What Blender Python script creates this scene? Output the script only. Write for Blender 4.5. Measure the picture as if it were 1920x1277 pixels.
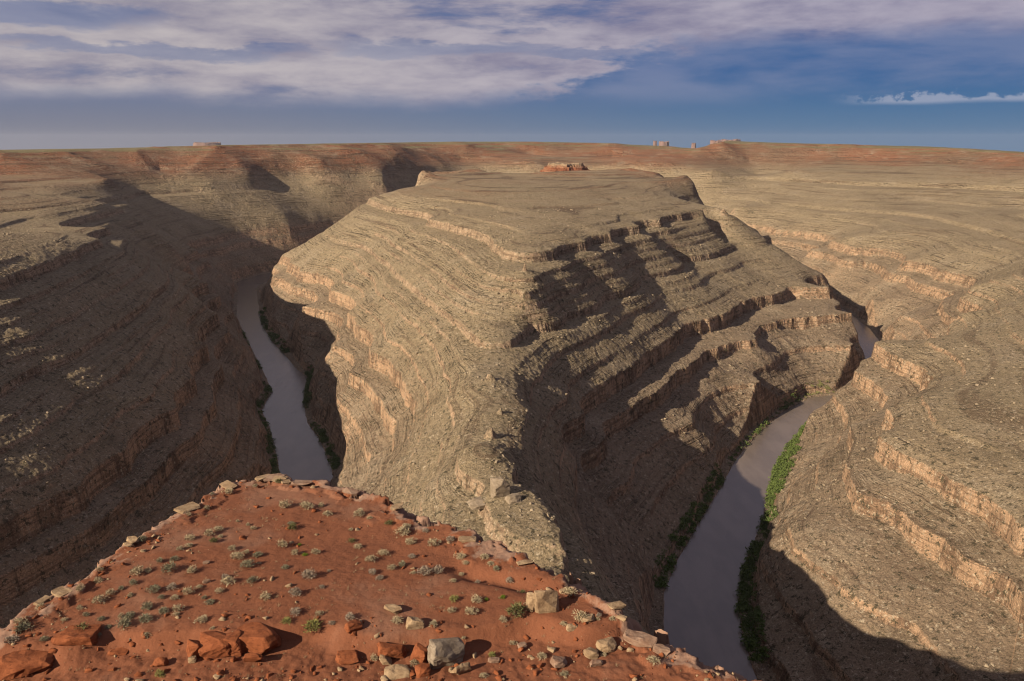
import bpy, bmesh, math, random
import numpy as np

scene = bpy.context.scene
COL = scene.collection
for o in list(bpy.data.objects):
    bpy.data.objects.remove(o, do_unlink=True)

# ------------------------------------------------------------------ camera
FPX = 1507.0                      # focal length in pixels of the 1920 wide photograph
CAMZ = 320.0                      # metres above the river
PITCH = math.atan((638.5 - 262.0) / FPX)
cP, sP = math.cos(PITCH), math.sin(PITCH)
cam_data = bpy.data.cameras.new('camera')
cam = bpy.data.objects.new('camera', cam_data)
COL.objects.link(cam)
cam.location = (0, 0, CAMZ)
cam.rotation_euler = (math.pi / 2 - PITCH, 0, 0)
cam_data.sensor_width = 36.0
cam_data.lens = 36.0 * FPX / 1920.0
cam_data.clip_start = 0.5
cam_data.clip_end = 120000.0
scene.camera = cam

# ------------------------------------------------------------------ light
SUN_EL = math.radians(26.0)
SUN_FWD = math.radians(37.0)      # light travels to +x, turned this far towards +y
sun_dir = (math.cos(SUN_FWD) * math.cos(SUN_EL), math.sin(SUN_FWD) * math.cos(SUN_EL), -math.sin(SUN_EL))
sd = bpy.data.lights.new('sun', 'SUN')
sd.energy = 4.9
sd.angle = math.radians(0.5)
sd.color = (1.0, 0.855, 0.66)
sun = bpy.data.objects.new('sun', sd)
COL.objects.link(sun)
from mathutils import Vector, noise as mnoise
sun.rotation_euler = Vector(sun_dir).to_track_quat('-Z', 'Y').to_euler()
sun.location = (-300, -100, 700)

scene.view_settings.view_transform = 'Standard'
scene.view_settings.look = 'None'
scene.view_settings.exposure = 1.08
scene.view_settings.gamma = 1.0
scene.view_settings.use_curve_mapping = False
scene.render.engine = 'CYCLES'
scene.cycles.filter_width = 1.1

world = bpy.data.worlds.new('World')
scene.world = world
world.use_nodes = True


def build_world():
    nt = world.node_tree
    nt.nodes.clear()
    N = nt.nodes.new
    L = nt.links.new
    out = N('ShaderNodeOutputWorld')
    bg = N('ShaderNodeBackground')
    bg.inputs[1].default_value = 0.05
    sky = N('ShaderNodeTexSky')
    sky.sky_type = 'NISHITA'
    sky.sun_disc = False
    sky.sun_elevation = SUN_EL
    sky.sun_rotation = math.atan2(-sun_dir[0], -sun_dir[1])   # clockwise from +Y
    sky.altitude = 1500
    sky.air_density = 1.0
    sky.dust_density = 0.6
    sky.ozone_density = 3.0

    def val(op, a, b=None, c=None, clamp=False):
        n = N('ShaderNodeMath')
        n.operation = op
        n.use_clamp = clamp
        for i, q in enumerate((a, b, c)):
            if q is None:
                continue
            if isinstance(q, (int, float)):
                n.inputs[i].default_value = q
            else:
                L(q, n.inputs[i])
        return n.outputs[0]

    def sstep(lo, hi, x):
        n = N('ShaderNodeMapRange')
        n.interpolation_type = 'SMOOTHSTEP'
        for k, q in ((0, x), (1, lo), (2, hi)):
            if isinstance(q, (int, float)):
                n.inputs[k].default_value = q
            else:
                L(q, n.inputs[k])
        return n.outputs[0]

    def mix(f, a, b):
        n = N('ShaderNodeMix')
        n.data_type = 'RGBA'
        if isinstance(f, (int, float)):
            n.inputs[0].default_value = f
        else:
            L(f, n.inputs[0])
        for i, q in ((6, a), (7, b)):
            if isinstance(q, tuple):
                n.inputs[i].default_value = (*[8.6 * w for w in q], 1)
            else:
                L(q, n.inputs[i])
        return n.outputs[2]

    tc = N('ShaderNodeTexCoord')
    sep = N('ShaderNodeSeparateXYZ')
    L(tc.outputs['Generated'], sep.inputs[0])
    dx, dy, dz = sep.outputs

    def noise_tex(sx, sy, sz, scale, detail, rough=0.55, off=0.0, dist=0.0):
        m = N('ShaderNodeMapping')
        m.inputs['Scale'].default_value = (sx, sy, sz)
        m.inputs['Location'].default_value = (off, off * 0.7, off * 0.3)
        L(tc.outputs['Generated'], m.inputs[0])
        n = N('ShaderNodeTexNoise')
        n.inputs['Scale'].default_value = scale
        n.inputs['Detail'].default_value = detail
        n.inputs['Roughness'].default_value = rough
        n.inputs['Distortion'].default_value = dist
        L(m.outputs[0], n.inputs['Vector'])
        return n.outputs[0]

    # clear sky: deep blue high on the right, milky towards the horizon and towards the sun
    milk = sstep(0.09, -0.01, dz)
    side = sstep(0.45, -0.5, dx)
    blue = mix(side, (0.0, 0.082, 0.285), (0.125, 0.165, 0.32))
    low = mix(side, (0.066, 0.168, 0.33), (0.205, 0.208, 0.275))
    tint = mix(milk, blue, low)
    clear = mix(0.94, sky.outputs[0], tint)
    # the cloud deck: its lower edge is 2.6 degrees up on the left and 6 on the right
    n_edge = noise_tex(1, 1, 3, 7.0, 6, 0.6, 1.3)
    n_big = noise_tex(1, 1, 5, 2.6, 7, 0.58, 4.1, 0.2)
    n_fine = noise_tex(1, 1, 4, 9.0, 8, 0.62, 7.7, 0.15)
    edge = val('MULTIPLY_ADD', sstep(0.03, 0.20, val('ADD', dx, val('MULTIPLY', val('SUBTRACT', val('MULTIPLY_ADD', n_fine, 0.5, val('MULTIPLY', n_edge, 0.5)), 0.5), 0.55))), 0.062, 0.040)
    e2 = val('ADD', edge, val('MULTIPLY', val('SUBTRACT', n_edge, 0.5), 0.035))
    deck = sstep(-0.006, 0.024, val('SUBTRACT', dz, e2))
    hole = sstep(0.33, 0.47, val('ADD', n_big, val('MULTIPLY', val('SUBTRACT', n_fine, 0.5), 0.30)))
    # long blue gaps torn in the deck
    wob = val('MULTIPLY', val('SUBTRACT', n_fine, 0.5), 0.05)
    for gx, gz, wx, wz, k in ((-0.50, 0.122, 0.11, 0.011, 1.0), (-0.40, 0.094, 0.16, 0.007, 0.75), (-0.08, 0.104, 0.13, 0.010, 0.6), (0.10, 0.098, 0.07, 0.006, 0.6)):
        a = val('DIVIDE', val('SUBTRACT', val('ADD', dx, val('MULTIPLY', wob, 2.0)), gx), wx)
        b = val('DIVIDE', val('SUBTRACT', val('ADD', dz, wob), gz), wz)
        r2 = val('ADD', val('MULTIPLY', a, a), val('MULTIPLY', b, b))
        ahead = sstep(0.0, 0.2, dy)
        hole = val('SUBTRACT', hole, val('MULTIPLY', val('MULTIPLY', sstep(1.6, 0.3, r2), k), ahead), clamp=True)
    deck = val('MULTIPLY', deck, val('MULTIPLY_ADD', hole, 0.82, 0.18))
    # thin veil under the deck
    veil = val('MULTIPLY', sstep(0.42, 0.62, n_big), val('MULTIPLY', sstep(0.03, 0.06, dz), 0.4))
    # a low bank of small heaps over the right horizon
    n_heap = noise_tex(1, 1, 1.5, 26.0, 5, 0.6, 2.2)
    top = val('MULTIPLY_ADD', n_heap, 0.050, 0.024)
    base = val('ADD', 0.0375, val('MULTIPLY', val('SUBTRACT', n_fine, 0.5), 0.006))
    bank = val('MULTIPLY', sstep(0.0, 0.004, val('SUBTRACT', top, dz)), sstep(-0.002, 0.004, val('SUBTRACT', dz, base)))
    bank = val('MULTIPLY', bank, sstep(0.35, 0.42, dx))
    lit = sstep(0.36, 0.64, val('ADD', val('MULTIPLY', n_fine, 0.6), val('MULTIPLY', n_big, 0.4)))
    ccol = mix(lit, mix(side, (0.22, 0.21, 0.34), (0.31, 0.29, 0.37)), mix(side, (0.44, 0.41, 0.51), (0.56, 0.51, 0.52)))
    c = mix(veil, clear, (0.34, 0.35, 0.48))
    c = mix(deck, c, ccol)
    c = mix(val('MULTIPLY', bank, 0.6), c, (0.45, 0.48, 0.60))
    L(c, bg.inputs[0])
    L(bg.outputs[0], out.inputs[0])


build_world()


# ------------------------------------------------------------------ helpers
def inv(px, py, z):
    u = (px - 960.0) / FPX
    v = (py - 638.5) / FPX
    t = (CAMZ - z) / (sP + v * cP)
    return (u * t, (cP - v * sP) * t)


def at_dist(px, py, D):
    """height of the sight line through a pixel at forward distance D"""
    u = (px - 960.0) / FPX
    v = (py - 638.5) / FPX
    t = D / (cP - v * sP)
    return (u * t, D, CAMZ - (sP + v * cP) * t)


_rng = np.random.RandomState(7)
_perm = _rng.permutation(1024).astype(np.int64)
_perm = np.concatenate([_perm, _perm])
_ang = _rng.rand(1024) * 2 * math.pi
_gx, _gy = np.cos(_ang), np.sin(_ang)


def noise(x, y, seed=0):
    x = np.asarray(x, np.float64) + seed * 37.31
    y = np.asarray(y, np.float64) + seed * 91.73
    xi = np.floor(x).astype(np.int64)
    yi = np.floor(y).astype(np.int64)
    xf = x - xi
    yf = y - yi
    u = xf * xf * xf * (xf * (xf * 6 - 15) + 10)
    v = yf * yf * yf * (yf * (yf * 6 - 15) + 10)
    xi &= 1023
    yi &= 1023
    x1 = (xi + 1) & 1023
    y1 = (yi + 1) & 1023

    def g(a, b, dx, dy):
        h = _perm[_perm[a] + b]
        return _gx[h] * dx + _gy[h] * dy
    n00 = g(xi, yi, xf, yf)
    n10 = g(x1, yi, xf - 1, yf)
    n01 = g(xi, y1, xf, yf - 1)
    n11 = g(x1, y1, xf - 1, yf - 1)
    a = n00 + u * (n10 - n00)
    b = n01 + u * (n11 - n01)
    return (a + v * (b - a)) * 1.5


def fbm(x, y, s, octv=4, seed=0, gain=0.5):
    r = 0
    a = 1.0
    for i in range(octv):
        r = r + a * noise(x / s, y / s, seed + i * 5)
        s *= 0.5
        a *= gain
    return r


def smooth(a, b, x):
    t = np.clip((x - a) / (b - a), 0, 1)
    return t * t * (3 - 2 * t)


def mesh_obj(name, verts, faces, mat=None, parent=None, shade_smooth=False, quads=None):
    me = bpy.data.meshes.new(name)
    if quads is not None:
        v = np.ascontiguousarray(verts, np.float32)
        q = np.ascontiguousarray(quads, np.int32)
        k = q.shape[1]
        me.vertices.add(len(v))
        me.vertices.foreach_set('co', v.ravel())
        me.loops.add(q.size)
        me.loops.foreach_set('vertex_index', q.ravel())
        me.polygons.add(len(q))
        me.polygons.foreach_set('loop_start', np.arange(0, q.size, k, dtype=np.int32))
        me.update(calc_edges=True)
        me.validate()
    else:
        me.from_pydata([tuple(map(float, p)) for p in verts], [], faces)
        me.update()
    if mat:
        me.materials.append(mat)
    if shade_smooth:
        me.polygons.foreach_set('use_smooth', np.ones(len(me.polygons), bool))
    o = bpy.data.objects.new(name, me)
    COL.objects.link(o)
    if parent:
        o.parent = parent
    return o


def seg_dist(x, y, poly, closed=False):
    pts = list(poly) + ([poly[0]] if closed else [])
    best = np.full(x.shape, 1e18)
    for (ax, ay), (bx, by) in zip(pts[:-1], pts[1:]):
        dx, dy = bx - ax, by - ay
        L2 = dx * dx + dy * dy + 1e-9
        t = np.clip(((x - ax) * dx + (y - ay) * dy) / L2, 0, 1)
        d = (x - ax - t * dx) ** 2 + (y - ay - t * dy) ** 2
        best = np.minimum(best, d)
    return np.sqrt(best)


def inside(x, y, poly):
    r = np.zeros(x.shape, bool)
    n = len(poly)
    for i in range(n):
        ax, ay = poly[i]
        bx, by = poly[(i + 1) % n]
        if ay == by:
            continue
        c = ((ay > y) != (by > y)) & (x < (bx - ax) * (y - ay) / (by - ay) + ax)
        r ^= c
    return r


# ------------------------------------------------------------------ the river's course
P0 = lambda ps, z=0: [inv(a, b, z) for a, b in ps]
LL = P0([(525, 895), (522, 870), (505, 800), (490, 770), (508, 735), (500, 710), (480, 670), (455, 620), (443, 590), (447, 540)])
LR = P0([(625, 895), (620, 870), (600, 825), (575, 790), (570, 740), (578, 710), (555, 690), (530, 660), (510, 640), (495, 615), (488, 590), (480, 540)])
RL = P0([(1245, 1110), (1270, 1050), (1310, 980), (1350, 915), (1380, 860), (1420, 815), (1470, 770), (1520, 745), (1570, 740)])
RR = P0([(1410, 1250), (1390, 1180), (1385, 1130), (1395, 1060), (1425, 990), (1440, 930), (1450, 890), (1475, 840), (1515, 795), (1555, 780)])
OUTER = [(-640, -300), (-480, -60), (-360, 130), (-270, 330), (-232, 520)] + LL + \
    [(-640, 1840), (-615, 1950), (-555, 2060), (-480, 2160), (-410, 2255), (-300, 2405), (-110, 2600), (90, 2690), (290, 2630), (450, 2450), (540, 2230), (600, 2020),
     (640, 1770), (648, 1530), (626, 1370), (590, 1230), (556, 1095), (470, 985)] + RR[::-1] + [(148, 330), (190, 180), (290, 20), (430, -150), (600, -350)]
INNER = [(-560, -330), (-420, -100), (-300, 90), (-215, 330), (-180, 520)] + LR + \
    [(-572, 1800), (-548, 1930), (-490, 2035), (-420, 2130), (-350, 2222), (-245, 2370), (-70, 2555), (100, 2620), (260, 2555), (395, 2400), (480, 2200), (535, 2000),
     (585, 1750), (600, 1520), (584, 1370), (550, 1220), (502, 1080)] + RL[::-1] + [(95, 440), (95, 330), (135, 180), (235, 0), (370, -180), (540, -390)]


def densify(ps, step=12.0, k=3):
    """Catmull-Rom through the points"""
    out = []
    p = [ps[0]] + list(ps) + [ps[-1]]
    for i in range(1, len(p) - 2):
        a, b, c, d = [np.array(q, float) for q in p[i - 1:i + 3]]
        n = max(1, int(np.linalg.norm(c - b) / step))
        for j in range(n):
            t = j / n
            out.append(tuple(0.5 * ((2 * b) + (-a + c) * t + (2 * a - 5 * b + 4 * c - d) * t * t + (-a + 3 * b - 3 * c + d) * t ** 3)))
    out.append(tuple(ps[-1]))
    return out


RIVER_POLY = OUTER + INNER[::-1]

# ------------------------------------------------------------------ measured heights of the rock layers
CON = []          # (x, y, height)


def c_px(z, ps):
    for a, b in ps:
        x, y = inv(a, b, z)
        CON.append((x, y, z))


def c_xyz(ps):
    CON.extend(ps)


def c_d(ps):
    for a, b, D in ps:
        CON.append(at_dist(a, b, D))


for pl in (OUTER, INNER):
    for i in range(len(pl) - 1):
        (ax, ay), (bx, by) = pl[i], pl[i + 1]
        CON.append((ax, ay, 3.0))
        L = math.hypot(bx - ax, by - ay)
        for j in range(1, int(L / 130) + 1):
            t = j / (int(L / 130) + 1)
            CON.append((ax + (bx - ax) * t, ay + (by - ay) * t, 3.0))
# left wall: bench edge that runs on round the bay, rim of the inner gorge
c_px(200, [(0, 525), (50, 507), (95, 490), (145, 470), (190, 450), (207, 428), (228, 390), (263, 358)])
for _a, _b, _z in [(330, 353, 202), (400, 350, 203), (500, 341, 205), (570, 338, 206), (640, 337, 206), (720, 335, 206),
                    (400, 443, 100), (450, 428, 104), (500, 421, 108), (540, 415, 112), (590, 405, 115)]:
    c_px(_z, [(_a, _b)])
c_px(96, [(0, 990), (75, 950), (150, 915), (240, 845), (330, 770), (365, 710), (390, 650), (410, 590), (395, 530), (372, 470)])
for _a, _b in [(-60, 545), (0, 525), (50, 507), (95, 490), (145, 470), (190, 450), (207, 428), (228, 390)]:
    _x, _y = inv(_a, _b, 200)
    CON.append((_x + 50, _y - 13, 166))
    CON.append((_x + 92, _y - 23, 138))
c_xyz([(-460, 600, 200), (-455, 450, 200), (-455, 300, 200), (-405, 600, 165), (-400, 450, 163), (-395, 300, 160), (-362, 600, 137), (-355, 450, 133), (-350, 300, 128)])
c_px(204, [(0, 440), (60, 425), (155, 428)])
c_px(214, [(0, 400), (80, 395), (150, 385)])
c_px(226, [(0, 360), (100, 352), (200, 345)])
c_d([(0, 326, 1790), (120, 325, 1850), (215, 333, 1980), (0, 284, 1900), (80, 282, 1980), (190, 280, 2120), (400, 274, 2340), (560, 270, 2540),
     (720, 268, 2830), (860, 266, 3220), (1000, 266, 3700), (1150, 269, 3700), (1290, 277, 3700)])
c_d([(300, 320, 2130), (450, 312, 2250), (600, 308, 2420), (760, 304, 2700), (860, 301, 3080)])
c_d([(1000, 297, 3570), (1150, 298, 3570), (1290, 297, 3540), (1000, 306, 2950), (1200, 305, 2850)])
# plateau beyond the rims
c_d([(-200, 281, 4200), (0, 279, 4200), (300, 274, 4500), (600, 268.5, 4800), (960, 265, 5200), (1200, 269, 5500), (1330, 276, 5500), (1500, 271, 4300),
     (1700, 275, 3900), (1900, 284, 3700), (2100, 292, 3500)])
c_d([(-500, 284, 2600), (-500, 283, 4300), (2400, 300, 2300), (2400, 300, 3500), (-250, 284, 2100)])
# the spur in the middle: crest, ledges, gorge rims
c_px(200, [(690, 372), (720, 385), (800, 412), (850, 424), (895, 435), (930, 460), (985, 490), (1040, 470), (1100, 455), (1150, 440), (1200, 425), (1240, 413), (1280, 402), (1320, 397), (1360, 393)])
c_px(205, [(1010, 462), (1090, 432), (1190, 405), (1270, 387)])
c_px(146, [(936, 840), (938, 760), (938, 700), (960, 640), (1000, 612), (1060, 590), (1130, 555), (1200, 520), (1270, 485), (1340, 455), (1420, 432)])
c_px(147, [(918, 800), (915, 700), (912, 640)])
c_px(155, [(930, 610)])
c_px(163, [(960, 570)])
c_px(178, [(985, 545)])
c_px(216, [(1030, 392), (900, 385), (780, 372), (1150, 375), (1300, 350)])
c_px(234, [(787, 323)])
c_px(229, [(850, 330), (1000, 338), (1100, 340), (1200, 336), (1290, 338)])
c_xyz([(-100, 2200, 234), (100, 2150, 234), (300, 2100, 233), (0, 2000, 233), (-200, 2000, 232), (250, 2250, 226), (380, 2050, 225)])
c_px(96, [(520, 480), (560, 510), (620, 545), (650, 590), (685, 620), (690, 660), (740, 690), (760, 735), (770, 800)])
c_px(70, [(500, 522), (560, 580), (620, 655), (650, 705), (700, 750), (740, 800), (735, 850)])
c_px(46, [(620, 690), (660, 780), (695, 860)])
c_px(126, [(600, 470), (700, 530), (780, 610), (830, 700), (850, 800)])
c_px(96, [(1095, 780), (1110, 735), (1180, 690), (1280, 610), (1400, 565), (1480, 540), (1550, 515), (1562, 540)])
c_px(121, [(1040, 800), (1030, 720), (1130, 640), (1240, 570), (1400, 500), (1480, 478)])
c_px(72, [(1090, 860), (1130, 800), (1290, 690), (1420, 640), (1600, 590)])
c_px(46, [(1130, 940), (1300, 790), (1440, 720), (1610, 648)])
c_px(10, [(1480, 748)])
# the neck and the ridge under the overlook
c_px(147, [(890, 850), (920, 870)])
c_px(146, [(935, 905)])
c_px(140, [(870, 935)])
c_px(147, [(1000, 925), (1030, 953)])
c_px(145, [(1060, 1000)])
c_px(142, [(1088, 1048)])
c_px(118, [(800, 880), (780, 930)])
c_px(90, [(700, 910), (1130, 1080), (1180, 1150)])
c_px(55, [(1150, 1010), (1240, 1130)])
c_px(25, [(1290, 1150), (1400, 1240)])
c_xyz([(0, 312, 144), (14, 250, 168), (12, 205, 190), (-10, 150, 226), (-10, 95, 268), (-12, 61, 280), (-12, 48, 284), (-20, 40, 284), (0, 38, 284), (-12, 30, 285), (8, 28, 285), (-30, 28, 284),
       (30, 60, 235), (45, 100, 200), (66, 200, 128), (78, 300, 96), (-50, 60, 235), (-60, 100, 200), (-70, 200, 140), (-90, 300, 90),
       (-45, 36, 262), (24, 34, 262), (-40, -20, 306), (40, -20, 306), (0, -15, 314), (0, -60, 317), (-60, -100, 312), (60, -100, 312), (-90, 0, 240), (80, 0, 230),
       (0, -300, 322), (-150, -250, 300), (150, -250, 300), (0, -700, 325), (-400, -500, 300), (400, -500, 300), (-1000, -900, 315), (1000, -900, 315), (0, -1500, 325)])
# right wall, near to far
c_px(98, [(1650, 818), (1690, 842), (1740, 870), (1830, 915), (1920, 985), (2020, 1060)])
c_px(74, [(1615, 920), (1660, 942), (1700, 965), (1790, 1010), (1920, 1090), (2020, 1160)])
c_px(98, [(1640, 640)])
c_px(72, [(1600, 700), (1590, 800)])
c_px(42, [(1570, 760), (1560, 850), (1470, 990), (1482, 1040), (1560, 1100), (1700, 1180)])
c_px(60, [(1540, 980), (1660, 1080), (1920, 1210), (1920, 1277)])
c_px(108, [(1720, 740)])
c_px(112, [(1800, 590), (1920, 830)])
c_px(119, [(1860, 650)])
c_px(125, [(1920, 700), (1900, 560)])
c_px(120, [(1830, 532)])
c_px(140, [(1920, 490)])
c_px(96, [(1397, 420), (1450, 430), (1530, 450), (1600, 468), (1690, 490), (1760, 508), (1830, 527)])
c_px(73, [(1452, 450), (1530, 468), (1620, 490), (1700, 518), (1790, 550)])
c_px(45, [(1530, 500), (1620, 555), (1690, 592)])
c_px(118, [(1450, 405), (1600, 440), (1780, 475)])
c_px(137, [(1380, 388), (1560, 400), (1740, 425)])
c_px(160, [(1720, 378), (1790, 385), (1865, 402)])
c_px(170, [(1400, 352), (1500, 360), (1620, 370)])
c_px(196, [(1420, 330), (1600, 345)])
c_d([(1330, 320, 2700), (1500, 318, 2680), (1700, 337, 2350), (1850, 376, 2020), (1920, 394, 1960), (1870, 420, 1650),
     (1310, 290, 3300), (1350, 263, 3150), (1420, 266, 3200), (1500, 269, 3150), (1600, 271, 3050), (1700, 274, 2950), (1800, 279, 2800), (1900, 284, 2600), (2000, 292, 2450),
     (1400, 300, 3060), (1600, 300, 2920), (1800, 308, 2660), (2050, 330, 2050)])
c_xyz([(900, 400, 190), (600, 300, 150), (500, 100, 180), (700, 0, 240), (1000, 0, 300), (800, 650, 160), (1200, 800, 215), (1700, 1300, 290), (1500, 300, 300), (-800, 300, 300), (-650, 100, 255), (-900, 0, 312),
       (-700, 700, 235), (-1000, 900, 262), (-1400, 900, 300), (-1300, 1400, 285)])

CONA = np.array(CON, float)
# drop near-duplicates
_keep = []
for i, p in enumerate(CONA):
    if all((p[0] - CONA[j][0]) ** 2 + (p[1] - CONA[j][1]) ** 2 > 9 for j in _keep):
        _keep.append(i)
CONA = CONA[_keep]


def _fit():
    x, y, z = CONA.T
    n = len(x)
    D = np.sqrt((x[:, None] - x) ** 2 + (y[:, None] - y) ** 2 + 4.0)
    D[np.arange(n), np.arange(n)] -= 0.6          # a little smoothing
    A = np.zeros((n + 1, n + 1))
    A[:n, :n] = D
    A[:n, n] = 1
    A[n, :n] = 1
    b = np.zeros(n + 1)
    b[:n] = z
    return np.linalg.solve(A, b)


_W = _fit()


def base_height(x, y):
    sh = x.shape
    x = x.ravel()
    y = y.ravel()
    r = np.full(x.shape, _W[-1])
    for i in range(0, len(x), 20000):
        xx, yy = x[i:i + 20000, None], y[i:i + 20000, None]
        r[i:i + 20000] += np.sqrt((xx - CONA[:, 0]) ** 2 + (yy - CONA[:, 1]) ** 2 + 4.0) @ _W[:-1]
    return r.reshape(sh)


# rock ledges: top of ledge, height of its cliff, how continuous it is
LEDGES = [(25, 8, 0.3), (46, 9, 0.6), (74, 16, 0.9), (97, 17, 1.1), (110, 4, 0.6), (127, 5, 0.65), (136, 3, 0.4), (147, 7, 1.0), (156, 3, 0.5), (165, 4.5, 0.7), (175, 3.5, 0.5), (185, 4, 0.6),
          (200.5, 10, 1.3), (209, 4, 0.5), (218, 4, 0.55), (230, 4, 0.4), (240, 4, 0.6), (250, 4.5, 0.7), (260, 4.5, 0.7), (269, 4, 0.7), (279, 5, 0.9), (290, 5, 0.9), (303, 7, 1.0), (330, 2, 0.3)]


def terrace(S, x, y, grain):
    z = S.copy()
    cliff = np.zeros_like(S)
    prev = 2.0
    for i, (top, h, k) in enumerate(LEDGES):
        m = (S > prev) & (S < top)
        if m.any():
            s = S[m]
            kk = np.clip(k + 0.6 * fbm(x[m], y[m], 170.0, 3, 40 + i * 7), 0.0, 1.0) if k < 1.15 else np.ones(s.shape)
            # no cliff face narrower than the mesh can draw
            d = np.clip(grain[m], min(0.14 * h, 1.2), 0.8 * h)
            t0 = top - d
            f = np.where(s < t0, -(h - d) * np.clip((s - prev) / (t0 - prev), 0, 1) ** 1.0, -(h - d) * (top - s) / d)
            z[m] = s + kk * f
            cliff[m] = kk * (s > t0)
        prev = top
    return z, cliff


def upsample(A, ri, ci, nr, nc):
    """bilinear from rows ri / columns ci to the full nr x nc grid"""
    r = np.arange(nr)
    c = np.arange(nc)
    B = np.empty((len(ri), nc))
    for i in range(len(ri)):
        B[i] = np.interp(c, ci, A[i])
    k = np.clip(np.searchsorted(ri, r, 'right') - 1, 0, len(ri) - 2)
    t = ((r - ri[k]) / (ri[k + 1] - ri[k]))[:, None]
    return B[k] * (1 - t) + B[k + 1] * t


QUALITY = 1.0
TERRAIN = {}


def terrain_ground(x, y):
    rs, az, Z = TERRAIN['rs'], TERRAIN['az'], TERRAIN['Z']
    r = np.hypot(x, y)
    a = np.arctan2(x, y)
    a = np.where(a < az[0], a + 2 * math.pi, a)
    i = np.clip(np.searchsorted(rs, r), 0, len(rs) - 1)
    j = np.clip(np.searchsorted(az, a), 0, len(az) - 1)
    return Z[i, j]


def build_terrain(mats):
    nc = int(980 * QUALITY)
    half = math.radians(35.5)
    az = np.arctan(np.linspace(-math.tan(half), math.tan(half), nc))
    side = np.linspace(half, 2 * math.pi - half, 150)[1:-1]
    az = np.concatenate([az, side])
    nc = len(az)
    rs = [14.0]
    while rs[-1] < 15000:
        r = rs[-1]
        k = 0.025 if r < 225 else (0.0027 if r < 1400 else (0.0042 if r < 4200 else 0.05))
        rs.append(r * (1 + k / QUALITY))
    rs = np.array(rs)
    nr = len(rs)
    X = rs[:, None] * np.sin(az)[None]
    Y = rs[:, None] * np.cos(az)[None]
    ri = np.unique(np.concatenate([np.arange(0, nr, 3), [nr - 1]]))
    ci = np.unique(np.concatenate([np.arange(0, nc, 3), [nc - 1]]))
    far = smooth(3950, 5000, rs[ri])[:, None]
    rcap = np.minimum(rs[ri], 7000.0)
    xs = rcap[:, None] * np.sin(az[ci])[None]
    ys = rcap[:, None] * np.cos(az[ci])[None]
    S = base_height(xs, ys)
    e = 6.0
    GX = (base_height(xs + e, ys) - S) / e
    GY = (base_height(xs, ys + e) - S) / e
    # far away the plateau settles to a gently dipping plain
    pxl = 960 + FPX * np.tan(np.clip(az[ci], -0.9, 0.9))
    # the plateau dips gently away from the rims, each side by its own amount
    dip = (np.interp(pxl, [-400, 0, 200, 400, 560, 720, 860, 1000, 1150, 1240, 1300, 1322, 1350, 1420, 1500, 1600, 1700, 1800, 1900, 1960, 2300],
                     [286, 280, 277.5, 273, 270, 267.5, 265.5, 265.5, 268.5, 273, 278, 270, 263.5, 266.5, 269, 270.5, 273, 278, 284, 290, 298]) - 262) / FPX
    fwd = rs[ri][:, None] * np.maximum(np.cos(az[ci]), 0.6)[None]
    cap = CAMZ - fwd * dip[None] * (1 + 0.10 * far)
    S = np.where(rs[ri][:, None] > 1200, np.minimum(S, cap), S)
    S = S * (1 - far) + cap * far
    S += 9.0 * np.exp(-((xs + 18) ** 2 + (ys - 415) ** 2) / 24.0 ** 2) + 5.0 * np.exp(-((xs + 6) ** 2 + (ys - 372) ** 2) / 9.0 ** 2)
    SL = np.hypot(GX, GY) * (1 - far)
    S = upsample(S, ri, ci, nr, nc)
    SL = upsample(SL, ri, ci, nr, nc)
    d = seg_dist(xs, ys, OUTER)
    d = np.minimum(d, seg_dist(xs, ys, INNER))
    ins = inside(xs, ys, RIVER_POLY)
    DR = upsample(np.where(ins, -d, d), ri, ci, nr, nc)
    near_fade = smooth(60, 200, np.hypot(X, Y))
    slope = smooth(0.08, 0.5, SL)
    # gullies and buttresses, block edges, rubble
    big = fbm(X, Y, 260.0, 3, 3) * 0.9
    wx = X + 14 * noise(X / 70, Y / 70, 11)
    wy = Y + 14 * noise(X / 70, Y / 70, 12)
    rid = (1 - 2 * np.abs(noise(wx / 62, wy / 62, 13))) * 0.9 * smooth(1900, 1300, np.hypot(X, Y)) + (1 - 2 * np.abs(noise(wx / 27, wy / 27, 14))) * 0.5 * smooth(1700, 1100, np.hypot(X, Y))
    S1 = S + near_fade * (slope * (big + rid) + (1 - slope) * fbm(X, Y, 120.0, 3, 21) * 0.55)
    # the upper walls are cut by side gullies between buttresses
    upw = smooth(195, 225, S) * smooth(312, 285, S) * slope * smooth(1200, 1700, np.hypot(X, Y))
    S1 += upw * ((1 - 2 * np.abs(noise(X / 230, Y / 230, 23))) * 14.0 + (1 - 2 * np.abs(noise(X / 120, Y / 120, 24))) * 1.5)
    gorge = smooth(112, 88, S) * slope
    S1 += near_fade * gorge * ((1 - 2 * np.abs(noise(wx / 44, wy / 44, 17))) * 1.8 + noise(X / 16, Y / 16, 18) * 1.3)
    strata = S + 0.45 * (S1 - S)
    fade = 0.12 + 0.88 * smooth(2000, 1000, np.hypot(X, Y))
    S1 += fade * slope * (noise(X / 11, Y / 11, 31) * 0.45 + noise(X / 5.0, Y / 5.0, 32) * 0.35 + noise(X / 2.6, Y / 2.6, 33) * 0.25)
    S1 = np.where(DR > 0, np.minimum(S1, 1.0 + 0.14 * DR + 4.0 * np.maximum(DR - 7 - 5 * noise(X / 60, Y / 60, 19), 0)), S1)
    gap = np.gradient(rs)[:, None]
    Z, cliff = terrace(S1, X, Y, np.where(gap > 4.0, 0.9 * gap * SL, 0.0))
    rough = noise(X / 6.0, Y / 6.0, 51) * 0.40 + noise(X / 3.1, Y / 3.1, 52) * 0.45 + noise(X / 1.6, Y / 1.6, 53) * 0.35
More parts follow.
